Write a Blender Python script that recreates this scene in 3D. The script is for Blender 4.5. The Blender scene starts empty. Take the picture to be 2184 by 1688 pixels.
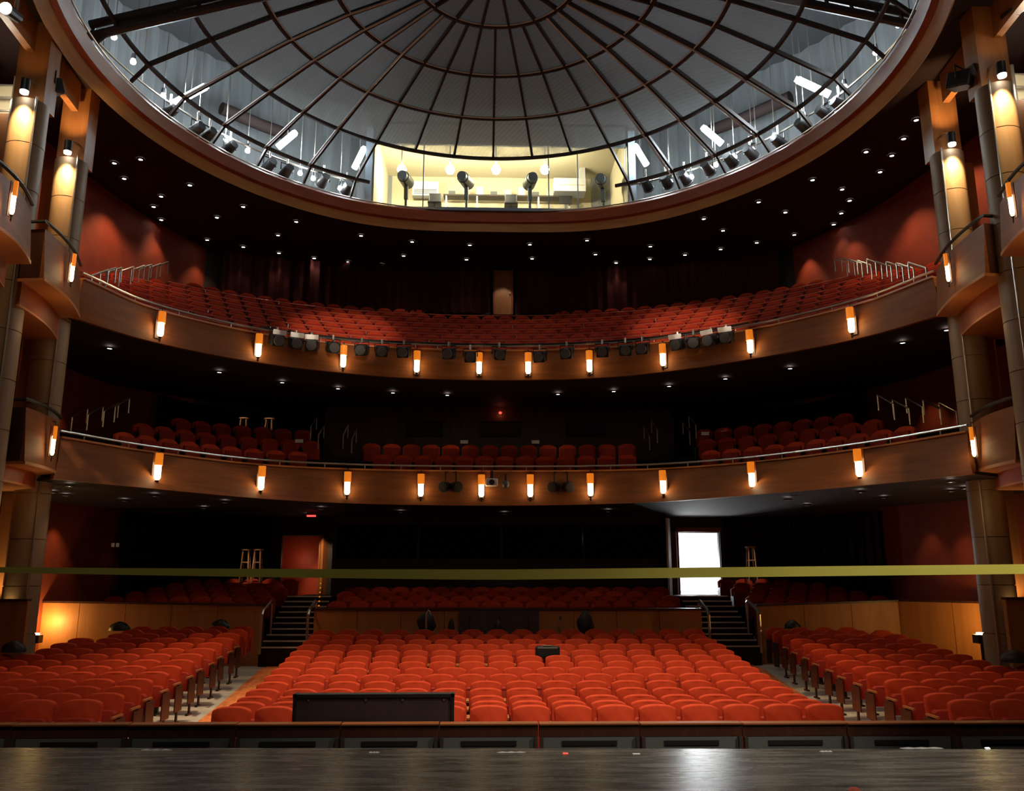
import bpy, bmesh, math, random
from math import sin, cos, pi, radians, sqrt, hypot, atan2
from mathutils import Vector, Matrix
random.seed(7)
SC = bpy.context.scene
COL = SC.collection

# ------------------------------------------------------------------ camera
F, CX, EZ, HOR = 1820.0, -0.62, 1.6, 1235.0
PIT = math.atan((HOR - 844) / F)
YAW = math.atan((1092 - 1033) / F)

def ray(u, v):
    x = (u - 1092) / F; z = (844 - v) / F
    y2 = cos(PIT) - z * sin(PIT); z2 = sin(PIT) + z * cos(PIT)
    c, s = cos(YAW), sin(YAW)
    return (x * c + y2 * s, -x * s + y2 * c, z2)

def at_y(u, v, Y):
    d = ray(u, v); t = Y / d[1]
    return Vector((CX + d[0] * t, Y, EZ + d[2] * t))

def at_z(u, v, Z):
    d = ray(u, v); t = (Z - EZ) / d[2]
    return Vector((CX + d[0] * t, d[1] * t, Z))

def proj(x, y, z):
    x -= CX; z -= EZ
    c, s = cos(YAW), sin(YAW)
    x, y = x * c - y * s, x * s + y * c
    y, z = y * cos(PIT) + z * sin(PIT), -y * sin(PIT) + z * cos(PIT)
    return (1092 + F * x / y, 844 - F * z / y)

cam_d = bpy.data.cameras.new('camera'); cam = bpy.data.objects.new('camera', cam_d); COL.objects.link(cam)
cam_d.sensor_width = 36; cam_d.lens = 36 * F / 2184; cam_d.clip_end = 200
cam.location = (CX, 0, EZ); cam.rotation_euler = (pi / 2 + PIT, 0, -YAW)
SC.camera = cam

# ------------------------------------------------------------------ materials
def mat(name, color, rough=0.6, metal=0.0, spec=0.5, emit=None, strength=0.0, alpha=None):
    m = bpy.data.materials.new(name); m.use_nodes = True
    b = m.node_tree.nodes['Principled BSDF']
    b.inputs['Base Color'].default_value = (*color, 1)
    b.inputs['Roughness'].default_value = rough
    b.inputs['Metallic'].default_value = metal
    b.inputs['Specular IOR Level'].default_value = spec
    if emit:
        b.inputs['Emission Color'].default_value = (*emit, 1)
        b.inputs['Emission Strength'].default_value = strength
    return m

def vary(m, c1, c2, scale=(1, 1, 1), detail=4, nscale=3.0, bump=0.0, rough=None):
    nt = m.node_tree; b = nt.nodes['Principled BSDF']
    tc = nt.nodes.new('ShaderNodeTexCoord'); mp = nt.nodes.new('ShaderNodeMapping')
    mp.inputs['Scale'].default_value = scale
    nz = nt.nodes.new('ShaderNodeTexNoise'); nz.inputs['Scale'].default_value = nscale; nz.inputs['Detail'].default_value = detail
    rp = nt.nodes.new('ShaderNodeValToRGB')
    rp.color_ramp.elements[0].position = 0.3; rp.color_ramp.elements[1].position = 0.72
    rp.color_ramp.elements[0].color = (*c1, 1); rp.color_ramp.elements[1].color = (*c2, 1)
    nt.links.new(tc.outputs['Object'], mp.inputs['Vector']); nt.links.new(mp.outputs['Vector'], nz.inputs['Vector'])
    nt.links.new(nz.outputs['Fac'], rp.inputs['Fac']); nt.links.new(rp.outputs['Color'], b.inputs['Base Color'])
    if bump:
        bp = nt.nodes.new('ShaderNodeBump'); bp.inputs['Strength'].default_value = bump; bp.inputs['Distance'].default_value = 0.01
        nt.links.new(nz.outputs['Fac'], bp.inputs['Height']); nt.links.new(bp.outputs['Normal'], b.inputs['Normal'])
    if rough:
        mr = nt.nodes.new('ShaderNodeMapRange')
        mr.inputs['To Min'].default_value = rough[0]; mr.inputs['To Max'].default_value = rough[1]
        nt.links.new(nz.outputs['Fac'], mr.inputs['Value']); nt.links.new(mr.outputs['Result'], b.inputs['Roughness'])
    return m

M = {}
M['wood'] = vary(mat('veneer_wood', (0.4, 0.17, 0.06), 0.38), (0.30, 0.115, 0.035), (0.44, 0.185, 0.06), (1.2, 1.2, 0.12), 5, 5)
M['wood_warm'] = vary(mat('warm_veneer', (0.5, 0.2, 0.06), 0.5), (0.42, 0.155, 0.038), (0.54, 0.205, 0.055), (1.2, 1.2, 0.12), 5, 5)
M['wood_h'] = vary(mat('veneer_wood_horizontal', (0.36, 0.15, 0.05), 0.55, spec=0.25), (0.2, 0.066, 0.02), (0.29, 0.098, 0.029), (0.25, 0.25, 2.5), 5, 4)
M['wood_red'] = vary(mat('red_stained_wood', (0.3, 0.06, 0.02), 0.4), (0.26, 0.05, 0.018), (0.36, 0.085, 0.03), (0.3, 0.3, 2.0), 4, 4)
M['drum'] = vary(mat('curved_veneer', (0.45, 0.22, 0.09), 0.5), (0.25, 0.165, 0.09), (0.32, 0.22, 0.125), (2, 2, 0.2), 4, 4)
M['velvet'] = vary(mat('red_velvet', (0.45, 0.03, 0.015), 0.85, spec=0.2), (0.5, 0.046, 0.014), (0.62, 0.066, 0.02), (1, 1, 1), 3, 9)
M['cushion'] = vary(mat('dark_red_velvet', (0.28, 0.02, 0.012), 0.75, spec=0.3), (0.34, 0.022, 0.011), (0.42, 0.034, 0.014), (1, 1, 1), 3, 8)
M['arm'] = mat('armrest_wood', (0.5, 0.2, 0.07), 0.35)
M['iron'] = mat('black_iron', (0.014, 0.013, 0.013), 0.5)
M['darkwood'] = vary(mat('dark_stained_panel', (0.06, 0.02, 0.012), 0.4), (0.045, 0.014, 0.009), (0.08, 0.026, 0.014), (2, 2, 0.4), 4, 4)
M['stage'] = vary(mat('black_stage_boards', (0.03, 0.03, 0.03), 0.3, spec=0.22), (0.05, 0.047, 0.043), (0.19, 0.18, 0.165), (0.5, 3.2, 1), 9, 3.0, 0.0, (0.2, 0.34))
M['concrete'] = vary(mat('pale_concrete', (0.42, 0.40, 0.34), 0.6), (0.5, 0.47, 0.4), (0.68, 0.64, 0.55), (1, 1, 1), 5, 4)
M['carpet'] = vary(mat('orange_red_carpet', (0.6, 0.14, 0.05), 0.95, spec=0.1), (0.7, 0.17, 0.055), (0.95, 0.36, 0.13), (1, 0.4, 1), 4, 14)
M['carpet_dark'] = mat('dark_carpet', (0.03, 0.014, 0.014), 0.95, spec=0.1)
M['soffit'] = mat('dark_ceiling_paint', (0.035, 0.022, 0.021), 0.8, spec=0.15)
M['wood_pale'] = vary(mat('pale_veneer', (0.5, 0.27, 0.1), 0.4), (0.42, 0.22, 0.08), (0.56, 0.31, 0.12), (0.25, 0.25, 2.5), 5, 4)
M['rail_red'] = mat('red_brown_rail', (0.62, 0.12, 0.06), 0.4)
M['alu'] = mat('bare_aluminium', (0.75, 0.75, 0.74), 0.45, 0.3)  # pale tone standing in for highlights on the dome steel
M['redwall'] = vary(mat('oxblood_wall', (0.3, 0.045, 0.025), 0.7), (0.26, 0.042, 0.018), (0.34, 0.06, 0.024), (1, 1, 1), 3, 2)
M['redlit'] = mat('red_vestibule_paint', (0.48, 0.06, 0.018), 0.6)
M['blackwall'] = mat('near_black_wall', (0.016, 0.013, 0.013), 0.6)
M['curtain'] = mat('black_curtain', (0.022, 0.014, 0.014), 0.9, spec=0.1)
M['curtain_red'] = mat('dark_red_curtain', (0.055, 0.012, 0.012), 0.9, spec=0.1)
M['steel'] = mat('brushed_steel', (0.62, 0.58, 0.5), 0.3, 0.9)
M['nosing'] = mat('aluminium_nosing', (0.75, 0.7, 0.62), 0.4, 0.5)
M['black'] = mat('black_enamel', (0.012, 0.013, 0.015), 0.45)
M['grey'] = mat('charcoal_panel', (0.11, 0.12, 0.125), 0.5)
M['greysteel'] = mat('painted_grey_steel', (0.055, 0.042, 0.038), 0.5, 0.2)
M['greypaint'] = vary(mat('attic_grey_paint', (0.3, 0.32, 0.32), 0.7), (0.2, 0.215, 0.22), (0.29, 0.305, 0.31), (3, 3, 0.3), 3, 2)
M['darkgrey'] = mat('attic_dark_grey', (0.08, 0.08, 0.085), 0.7)
M['cream'] = mat('cream_wall', (0.8, 0.71, 0.47), 0.7)
M['white'] = mat('white_paint', (0.8, 0.8, 0.78), 0.6)
M['paper'] = mat('white_paper', (0.85, 0.84, 0.8), 0.7)
M['bluegrey'] = mat('blue_grey_frame', (0.20, 0.24, 0.28), 0.5)
M['tape'] = vary(mat('yellow_barrier_tape', (0.6, 0.52, 0.06), 0.35), (0.52, 0.47, 0.08), (0.68, 0.62, 0.14), (0.6, 1, 1), 2, 1.2)
M['purple'] = vary(mat('dark_plum_panel', (0.05, 0.03, 0.035), 0.5), (0.04, 0.026, 0.032), (0.065, 0.038, 0.042))
M['stoolwood'] = mat('stool_wood', (0.42, 0.2, 0.09), 0.5)
M['lampwhite'] = mat('lamp_white', (1, 1, 1), 0.5, emit=(1.0, 0.95, 0.88), strength=22)
M['lampdim'] = mat('small_lamp', (1, 1, 1), 0.5, emit=(1.0, 0.93, 0.82), strength=7)
M['sconcelamp'] = mat('sconce_lamp', (1, 0.8, 0.5), 0.5, emit=(1.0, 0.74, 0.38), strength=9)
M['amber'] = mat('amber_glass', (0.8, 0.25, 0.03), 0.3, emit=(1.0, 0.25, 0.015), strength=0.6)
M['tube'] = mat('fluorescent_tube', (1, 1, 1), 0.5, emit=(0.82, 0.95, 1.0), strength=30)
M['globe'] = mat('booth_globe', (1, 1, 1), 0.5, emit=(1.0, 0.93, 0.66), strength=45)
M['daylight'] = mat('daylight_glass', (1, 1, 1), 0.5, emit=(0.97, 0.99, 1.0), strength=1.9)
M['exit'] = mat('red_sign_lamp', (0.8, 0.05, 0.03), 0.5, emit=(1.0, 0.05, 0.04), strength=2.5)
M['gel'] = mat('pale_barn_door', (0.85, 0.72, 0.55), 0.5)
M['plastic'] = mat('clear_wrap', (0.5, 0.52, 0.54), 0.2)

def mesh_mat():
    m = bpy.data.materials.new('wire_mesh_screen'); m.use_nodes = True; nt = m.node_tree
    b = nt.nodes['Principled BSDF']; out = nt.nodes['Material Output']
    b.inputs['Base Color'].default_value = (0.34, 0.33, 0.315, 1); b.inputs['Roughness'].default_value = 0.6
    tr = nt.nodes.new('ShaderNodeBsdfTransparent'); mx = nt.nodes.new('ShaderNodeMixShader')
    tl = nt.nodes.new('ShaderNodeBsdfTranslucent'); tl.inputs['Color'].default_value = (0.36, 0.36, 0.35, 1); m2 = nt.nodes.new('ShaderNodeMixShader'); m2.inputs['Fac'].default_value = 0.45
    tc = nt.nodes.new('ShaderNodeTexCoord'); wv = nt.nodes.new('ShaderNodeTexWave')
    wv.wave_type = 'BANDS'; wv.bands_direction = 'DIAGONAL'; wv.inputs['Scale'].default_value = 4.5; wv.inputs['Distortion'].default_value = 0
    mr = nt.nodes.new('ShaderNodeMapRange'); mr.inputs['To Min'].default_value = 0.6; mr.inputs['To Max'].default_value = 0.74
    nt.links.new(tc.outputs['Object'], wv.inputs['Vector']); nt.links.new(wv.outputs['Fac'], mr.inputs['Value'])
    nt.links.new(mr.outputs['Result'], mx.inputs['Fac'])
    nt.links.new(b.outputs['BSDF'], m2.inputs[1]); nt.links.new(tl.outputs['BSDF'], m2.inputs[2])
    nt.links.new(tr.outputs['BSDF'], mx.inputs[1]); nt.links.new(m2.outputs['Shader'], mx.inputs[2])
    nt.links.new(mx.outputs['Shader'], out.inputs['Surface'])
    return m
M['mesh'] = mesh_mat()

def glass_mat(name, tint, fac):
    m = bpy.data.materials.new(name); m.use_nodes = True; nt = m.node_tree
    out = nt.nodes['Material Output']; nt.nodes.remove(nt.nodes['Principled BSDF'])
    tr = nt.nodes.new('ShaderNodeBsdfTransparent'); tr.inputs['Color'].default_value = (*tint, 1)
    gl = nt.nodes.new('ShaderNodeBsdfGlossy'); gl.inputs['Roughness'].default_value = 0.05
    mx = nt.nodes.new('ShaderNodeMixShader'); mx.inputs['Fac'].default_value = fac
    nt.links.new(tr.outputs['BSDF'], mx.inputs[1]); nt.links.new(gl.outputs['BSDF'], mx.inputs[2])
    nt.links.new(mx.outputs['Shader'], out.inputs['Surface'])
    return m
M['glass'] = glass_mat('booth_glass', (0.97, 0.98, 0.97), 0.05)
M['glassdark'] = glass_mat('tinted_control_glass', (0.12, 0.13, 0.14), 0.06)

# ------------------------------------------------------------------ mesh builder
class MB:
    def __init__(s): s.v = []; s.f = []; s.m = []
    def add(s, vs, fs, mi=0):
        n = len(s.v); s.v += [tuple(p) for p in vs]
        for f in fs: s.f.append(tuple(i + n for i in f)); s.m.append(mi)
        return s
    def box(s, c, d, rz=0, mi=0, rx=0):
        hx, hy, hz = d[0] / 2, d[1] / 2, d[2] / 2
        R = Matrix.Rotation(rz, 3, 'Z') @ Matrix.Rotation(rx, 3, 'X')
        vs = [Vector(c) + R @ Vector((x, y, z)) for z in (-hz, hz) for x, y in ((-hx, -hy), (hx, -hy), (hx, hy), (-hx, hy))]
        return s.add(vs, [(3, 2, 1, 0), (4, 5, 6, 7), (0, 1, 5, 4), (1, 2, 6, 5), (2, 3, 7, 6), (3, 0, 4, 7)], mi)
    def cyl(s, p0, p1, r0, r1=None, n=12, mi=0, caps=True):
        r1 = r0 if r1 is None else r1
        p0, p1 = Vector(p0), Vector(p1); a = (p1 - p0).normalized()
        b = a.orthogonal().normalized(); c = a.cross(b)
        vs = [p + (b * cos(2 * pi * i / n) + c * sin(2 * pi * i / n)) * r for p, r in ((p0, r0), (p1, r1)) for i in range(n)]
        fs = [(i, (i + 1) % n, n + (i + 1) % n, n + i) for i in range(n)]
        if caps: fs += [tuple(range(n - 1, -1, -1)), tuple(range(n, 2 * n))]
        return s.add(vs, fs, mi)
    def tube(s, pts, r, n=8, mi=0):
        pts = [Vector(p) for p in pts]; rings = []
        up = None
        for i, p in enumerate(pts):
            a = (pts[min(i + 1, len(pts) - 1)] - pts[max(i - 1, 0)]).normalized()
            if up is None: up = a.orthogonal().normalized()
            up = (up - a * up.dot(a)).normalized(); c = a.cross(up)
            rings += [p + (up * cos(2 * pi * k / n) + c * sin(2 * pi * k / n)) * r for k in range(n)]
        m = len(pts)
        fs = [(i * n + k, i * n + (k + 1) % n, (i + 1) * n + (k + 1) % n, (i + 1) * n + k) for i in range(m - 1) for k in range(n)]
        fs += [tuple(range(n - 1, -1, -1)), tuple(range((m - 1) * n, m * n))]
        return s.add(rings, fs, mi)
    def sweep(s, rings, closed_profile=True, closed_path=False, mi=0, caps=True):
        n = len(rings[0]); m = len(rings); vs = [p for r in rings for p in r]; fs = []
        for i in range(m if closed_path else m - 1):
            j = (i + 1) % m
            for k in range(n if closed_profile else n - 1):
                q = (k + 1) % n
                fs.append((i * n + k, i * n + q, j * n + q, j * n + k))
        if closed_profile and not closed_path and caps:
            fs += [tuple(range(n - 1, -1, -1)), tuple(range((m - 1) * n, m * n))]
        return s.add(vs, fs, mi)
    def prism(s, poly, z0, z1, mi=0):
        n = len(poly)
        z0 = z0 if isinstance(z0, (list, tuple)) else [z0] * n
        z1 = z1 if isinstance(z1, (list, tuple)) else [z1] * n
        vs = [(p[0], p[1], z) for p, z in zip(poly, z0)] + [(p[0], p[1], z) for p, z in zip(poly, z1)]
        fs = [tuple(range(n - 1, -1, -1)), tuple(range(n, 2 * n))] + [(i, (i + 1) % n, n + (i + 1) % n, n + i) for i in range(n)]
        return s.add(vs, fs, mi)
    def lathe(s, prof, n=24, c=(0, 0, 0), mi=0, a0=0, a1=2 * pi):
        full = abs(a1 - a0 - 2 * pi) < 1e-6; m = n if full else n + 1
        rings = [[(c[0] + r * cos(a0 + (a1 - a0) * i / n), c[1] + r * sin(a0 + (a1 - a0) * i / n), c[2] + z) for r, z in prof] for i in range(m)]
        return s.sweep(rings, False, full, mi)
    def build(s, name, m, parent=None, smooth=False, bevel=0.0, loc=None):
        me = bpy.data.meshes.new(name); me.from_pydata(s.v, [], s.f)
        bm = bmesh.new(); bm.from_mesh(me)
        bmesh.ops.recalc_face_normals(bm, faces=bm.faces)
        if bevel:
            bmesh.ops.bevel(bm, geom=list(bm.edges), offset=bevel, segments=2, affect='EDGES', profile=0.5)
        bm.to_mesh(me); bm.free()
        ms = m if isinstance(m, (list, tuple)) else [m]
        for x in ms: me.materials.append(M[x])
        if len(ms) > 1 and not bevel:
            for p, mi in zip(me.polygons, s.m): p.material_index = mi
        if smooth:
            me.polygons.foreach_set('use_smooth', [True] * len(me.polygons))
            me.set_sharp_from_angle(angle=radians(42))
        o = bpy.data.objects.new(name, me); COL.objects.link(o)
        if parent: o.parent = parent
        if loc: o.location = loc
        return o

def tag(o, label, cat=None, group=None, kind=None):
    o['label'] = label
    if cat: o['category'] = cat
    if group: o['group'] = group
    if kind: o['kind'] = kind
    return o
def thing(name, loc, label, cat, group=None, rz=0, kind=None):
    o = bpy.data.objects.new(name, None); COL.objects.link(o); o.location = loc; o.rotation_euler = (0, 0, rz)
    o.empty_display_size = 0.2
    return tag(o, label, cat, group, kind)
def struct(o, label, cat):
    return tag(o, label, cat, kind='structure')
KIDS = {}
def dup(root, loc, rz, label, group=None, scale=None):
    if root.name not in KIDS:
        KIDS[root.name] = [(c, list(c.children)) for c in root.children]
    r = root.copy(); COL.objects.link(r); r.location = loc; r.rotation_euler = (0, 0, rz); r['label'] = label
    if group: r['group'] = group
    if scale: r.scale = scale
    for c, gs in KIDS[root.name]:
        k = c.copy(); COL.objects.link(k); k.parent = r
        for g in gs:
            q = g.copy(); COL.objects.link(q); q.parent = k
    return r

_o1 = ['zeroth', 'first', 'second', 'third', 'fourth', 'fifth', 'sixth', 'seventh', 'eighth', 'ninth', 'tenth', 'eleventh', 'twelfth',
       'thirteenth', 'fourteenth', 'fifteenth', 'sixteenth', 'seventeenth', 'eighteenth', 'nineteenth']
def ordn(n):
    if n < 20: return _o1[n]
    t, r = divmod(n, 10); tn = {2: 'twent', 3: 'thirt', 4: 'fort', 5: 'fift', 6: 'sixt'}[t]
    return tn + 'ieth' if r == 0 else tn + 'y-' + _o1[r]

def light(name, kind, loc, power, color, size=0.1, target=None, spot=60, blend=0.6):
    d = bpy.data.lights.new(name, kind); d.energy = power; d.color = color
    if kind == 'AREA': d.size = size
    else: d.shadow_soft_size = size
    if kind == 'SPOT': d.spot_size = radians(spot); d.spot_blend = blend
    o = bpy.data.objects.new(name, d); COL.objects.link(o); o.location = loc
    if target is not None:
        o.rotation_euler = (Vector(target) - Vector(loc)).to_track_quat('-Z', 'Y').to_euler()
    return o
WARM = (1.0, 0.62, 0.28); WARMW = (1.0, 0.78, 0.55); COOL = (0.8, 0.93, 1.0)

def catmull(pts, n=8):
    P = [Vector((p[0], p[1], 0)) for p in pts]; P = [P[0] * 2 - P[1]] + P + [P[-1] * 2 - P[-2]]; out = []
    for i in range(1, len(P) - 2):
        for k in range(n):
            t = k / n
            out.append(0.5 * ((2 * P[i]) + (-P[i - 1] + P[i + 1]) * t + (2 * P[i - 1] - 5 * P[i] + 4 * P[i + 1] - P[i + 2]) * t * t
                              + (-P[i - 1] + 3 * P[i] - 3 * P[i + 1] + P[i + 2]) * t ** 3))
    out.append(P[-2].copy()); return out
def normals(path):
    N = []
    for i in range(len(path)):
        t = (path[min(i + 1, len(path) - 1)] - path[max(i - 1, 0)]).normalized()
        N.append(Vector((-t.y, t.x, 0)))           # path runs left to right: normal points away from the stage
    return N
def offset(path, d):
    return [p + n * d for p, n in zip(path, normals(path))]
def resample(path, step):
    out = [path[0].copy()]; acc = 0
    for a, b in zip(path, path[1:]):
        L = (b - a).length; t = step - acc
        while t <= L:
            out.append(a + (b - a) * (t / L)); t += step
        acc = (acc + L) % step
    return out
def on_path(path, u, z):
    best = None
    for i in range(len(path) - 1):
        for k in range(10):
            p = path[i].lerp(path[i + 1], k / 10); e = abs(proj(p.x, p.y, z)[0] - u)
            if best is None or e < best[0]:
                t = (path[i + 1] - path[i]).normalized(); best = (e, p.copy(), Vector((-t.y, t.x, 0)))
    return best[1], best[2]

# ------------------------------------------------------------------ stage, pit rail, orchestra floor
def stage_front(x): return 8.75 - 0.04 * (x + 0.3)
mb = MB(); mb.prism([(-9, -4), (9, -4), (9, stage_front(9)), (-9, stage_front(-9))], -1.3, 0.0)
o = mb.build('stage_floor', 'stage'); struct(o, 'worn black painted stage floor along the bottom of the picture', 'floor')
mb = MB(); mb.box((0, 9.75, -1.62), (20, 2.6, 0.1))
o = mb.build('floor', 'carpet_dark'); struct(o, 'dark floor of the gap between stage and pit rail', 'floor')

ROWY = [11.9 + 0.75 * k for k in range(14)]
CTOP = [-0.07, -0.11, -0.13, -0.115, -0.09, -0.055, -0.015, 0.025, 0.07, 0.12, 0.185, 0.24, 0.30, 0.375]
STOP = [0.03, 0.02, 0.025, 0.05, 0.08, 0.105, 0.14, 0.185, 0.23, 0.285, 0.335, 0.385, 0.43, 0.46]
SEATH = 0.95
def floor_z(y, side=False):
    T = STOP if side else CTOP; f = (y - 11.9) / 0.75
    if f <= 0: return T[0] - SEATH
    if f >= 13: return T[13] - SEATH
    i = int(f); return T[i] + (T[i + 1] - T[i]) * (f - i) - SEATH
ys = [10.85] + [11.5 + 0.375 * k for k in range(30)] + [23.0]
def strip(x0, x1, dz=0.0, side=False, name='floor', m='carpet_dark', y0=None):
    mb = MB(); rings = []
    for y in ys:
        if y0 and y < y0: continue
        z = floor_z(y, side) + dz
        a = x0(y) if callable(x0) else x0; b = x1(y) if callable(x1) else x1
        rings.append([(a, y, z), (b, y, z), (b, y, z - 0.12), (a, y, z - 0.12)])
    mb.sweep(rings); return mb.build(name, m)
struct(strip(-4.6, 4.6), 'dark carpeted floor under the centre block of seats', 'floor')
struct(strip(-13, -5.45, side=False, m='concrete'), 'pale concrete floor under the left block of seats', 'floor')
struct(strip(5.45, 13, side=False, m='concrete'), 'pale concrete floor under the right block of seats', 'floor')
struct(strip(-5.45, -4.6, m='concrete'), 'floor below the left aisle runner', 'floor')
struct(strip(4.6, 5.45, m='concrete'), 'floor below the right aisle runner', 'floor')
def lerp(a, b, t): return a + (b - a) * t
o = strip(lambda y: lerp(-5.55, -6.05, (y - 11) / 11), lambda y: lerp(-4.3, -5.2, (y - 11) / 11), 0.012, name='aisle_carpet', m='carpet', y0=11.4)
tag(o, 'orange-red carpet runner climbing the left aisle to the steps', 'carpet', 'aisle carpet runners')
o = strip(lambda y: lerp(4.5, 5.2, (y - 11) / 11), lambda y: lerp(5.85, 6.28, (y - 11) / 11), 0.012, name='aisle_carpet', m='carpet', y0=11.4)
tag(o, 'orange-red carpet runner climbing the right aisle toward the bright doorway', 'carpet', 'aisle carpet runners')

# pit rail panels: a row of framed panels with a black slot, wood cap on top
edges = [-7.45, -6.15, -4.80, -3.54, -2.31, -1.14, 0.05, 1.27, 2.51, 3.79, 5.11, 6.4, 7.6]
for i in range(len(edges) - 1):
    x0, x1 = edges[i], edges[i + 1]; w = x1 - x0; xc = (x0 + x1) / 2; tilt = -0.003 * xc
    root = thing('pit_rail_panel', (xc, 10.8, -1.57), f'dark panel with black slot in the wood-capped pit rail, {ordn(i + 1)} from left', 'rail panel', 'pit rail panels')
    T = 1.47 + tilt
    MB().box((0, 0.075, T - 0.006), (w - 0.012, 0.17, 0.024)).build('cap', 'wood_h', root, bevel=0.006)
    MB().box((0, 0.07, T - 0.083), (w - 0.012, 0.10, 0.13)).build('wood_band', 'darkwood', root)
    mb = MB(); mb.box((0, 0.05, (T - 0.15) / 2), (w - 0.10, 0.05, T - 0.15)); mb.build('panel', 'grey', root)
    MB().box((0, 0.02, T - 0.222), (0.66, 0.02, 0.055)).build('slot', 'black', root)
    for sx in (-1, 1):
        MB().box((sx * (w / 2 - 0.035), 0.02, (T - 0.15) / 2), (0.04, 0.09, T - 0.15)).build('post', 'greysteel', root)

# ------------------------------------------------------------------ outer walls, ceiling
WL = [(-12.4, 15.0), (-12.3, 18.0), (-12.2, 20), (-11.9, 23), (-11.4, 25.3), (-10.3, 28.2)]
WC = [(-10.3, 28.2), (-8.2, 29.15), (-4.2, 29.85), (0, 30.0), (4.2, 29.7), (8.1, 28.55), (10.0, 27.5)]
WR = [(10.0, 27.5), (11.2, 24.6), (11.7, 22.2), (12.1, 19), (12.2, 16.5), (12.25, 13.6)]
def wall(path, z0, z1, t=0.25):
    pa = catmull(path, 6); pb = offset(pa, t)
    return MB().sweep([[(a.x, a.y, z0), (a.x, a.y, z1), (b.x, b.y, z1), (b.x, b.y, z0)] for a, b in zip(pa, pb)])
ZC = 12.8
struct(wall(WL, -1.0, ZC).build('wall_left', 'redwall', smooth=True), 'oxblood red side wall on the left with warm scallops of light', 'wall')
struct(wall(WR, -1.0, ZC).build('wall_right', 'redwall', smooth=True), 'oxblood red side wall on the right with warm scallops of light', 'wall')
struct(wall(WC, 3.5, ZC).build('wall_rear', 'blackwall', smooth=True), 'dark curved rear wall behind the balconies', 'wall')

# ceiling ring (oculus) profile in plan
DC = (-0.42, 16.85)
def oval(r, dip, a, c=DC):
    d = (a - pi / 2 + pi) % (2 * pi) - pi
    rr = r - dip * math.exp(-(d / radians(20)) ** 2)
    return (c[0] + rr * cos(a), c[1] + rr * sin(a))
NA = 120
AN = [2 * pi * i / NA for i in range(NA)]
mb = MB(); rings = []
for a in AN:
    p = oval(9.12, 0.55, a); q = (DC[0] + 17 * cos(a), DC[1] + 17 * sin(a))
    rings.append([(*p, ZC), (*q, ZC), (*q, ZC + 0.14), (*p, ZC + 0.14)])
mb.sweep(rings, True, True); struct(mb.build('ceiling', 'soffit'), 'dark ceiling ring studded with small downlights', 'ceiling')

root = thing('ceiling_ring', (0, 0, 0), 'big curved wooden ring framing the dome opening', 'ceiling ring', kind='structure')
def ringsweep(prof, closed=True):
    rings = []
    for a in AN: rings.append([(*oval(r, dp, a), z) for r, dp, z in prof])
    return MB().sweep(rings, closed, True)
ringsweep([(9.12, 0.55, 12.38), (9.16, 0.55, 12.42), (9.22, 0.55, 12.95), (8.98, 0.5, 12.95), (8.93, 0.5, 12.62)]).build('lower_band', 'wood_pale', root, smooth=True)
ringsweep([(8.93, 0.5, 12.60), (8.98, 0.5, 12.96), (8.74, 0.42, 12.96), (8.70, 0.42, 12.90), (8.80, 0.45, 12.63)]).build('upper_band', 'wood_red', root, smooth=True)
rings = [[Vector((*oval(8.68, 0.42, a), 12.97)) for a in AN]]
mb = MB(); pts = rings[0] + [rings[0][0]]
mb.tube(pts, 0.022, 6); mb.build('edge_tube', 'steel', root)

# ------------------------------------------------------------------ dome skeleton with mesh panels
DOME = [(8.72, 12.98), (8.3, 13.4), (6.77, 13.92), (5.29, 14.38), (3.73, 14.74), (1.95, 14.96), (0.5, 15.06)]
dome = thing('dome', (*DC, 0), 'shallow ribbed steel dome with wire mesh panels over the auditorium', 'dome', kind='structure')
def dpt(r, z, a): return (r * cos(a), r * sin(a), z)
def dip_r(r, a):
    d = (a - pi / 2 + pi) % (2 * pi) - pi
    return r - (0.42 * math.exp(-(d / radians(20)) ** 2) if r > 8.5 else 0.0)
for k in range(36):
    a = pi / 2 + 2 * pi * k / 36
    lo = 0; hi = 6 if k % 2 else 5
    # the booth front interrupts the lowest bay on the far side
    dd = abs((a - pi / 2 + pi) % (2 * pi) - pi)
    if dd < radians(26): lo = 2
    pts = [dpt(dip_r(r, a), z, a) for r, z in DOME[lo:hi + 1]]
    mb = MB()
    ta = Vector((-sin(a), cos(a), 0))
    prof = []
    for p in pts:
        p = Vector(p); prof.append([p - ta * 0.03, p + ta * 0.03, p + ta * 0.03 + Vector((0, 0, 0.11)), p - ta * 0.03 + Vector((0, 0, 0.11))])
    mb.sweep(prof); mb.build('rib', 'greysteel', dome)
for j in range(1, 6):
    r, z = DOME[j]
    A = [pi / 2 + 2 * pi * i / 144 for i in range(145)]
    if j == 1:
        A = [pi / 2 + radians(27) + (2 * pi - radians(54)) * i / 130 for i in range(131)]
    mb = MB(); prof = []
    for a in A:
        p = Vector(dpt(r, z, a)); q = Vector((cos(a), sin(a), 0))
        prof.append([p - q * 0.035, p + q * 0.035, p + q * 0.035 + Vector((0, 0, 0.09)), p - q * 0.035 + Vector((0, 0, 0.09))])
    mb.sweep(prof); mb.build('hoop', 'greysteel', dome, smooth=False)
    if j in (3, 4, 5): MB().tube([Vector(dpt(r - 0.075, z + 0.03, a)) for a in A], 0.022, 6).build('hoop_pipe', 'alu', dome)  # pale tube added to imitate the bright line along the hoop
for j in range(2, 6):
    (r0, z0), (r1, z1) = DOME[j], DOME[j + 1]
    mb = MB(); rr = []
    for i in range(72):
        a = pi / 2 + 2 * pi * i / 72
        rr.append([dpt(r0, z0 + 0.1, a), dpt(r1, z1 + 0.1, a)])
    mb.sweep(rr, False, True); mb.build('mesh_screen', 'mesh', dome)
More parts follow.
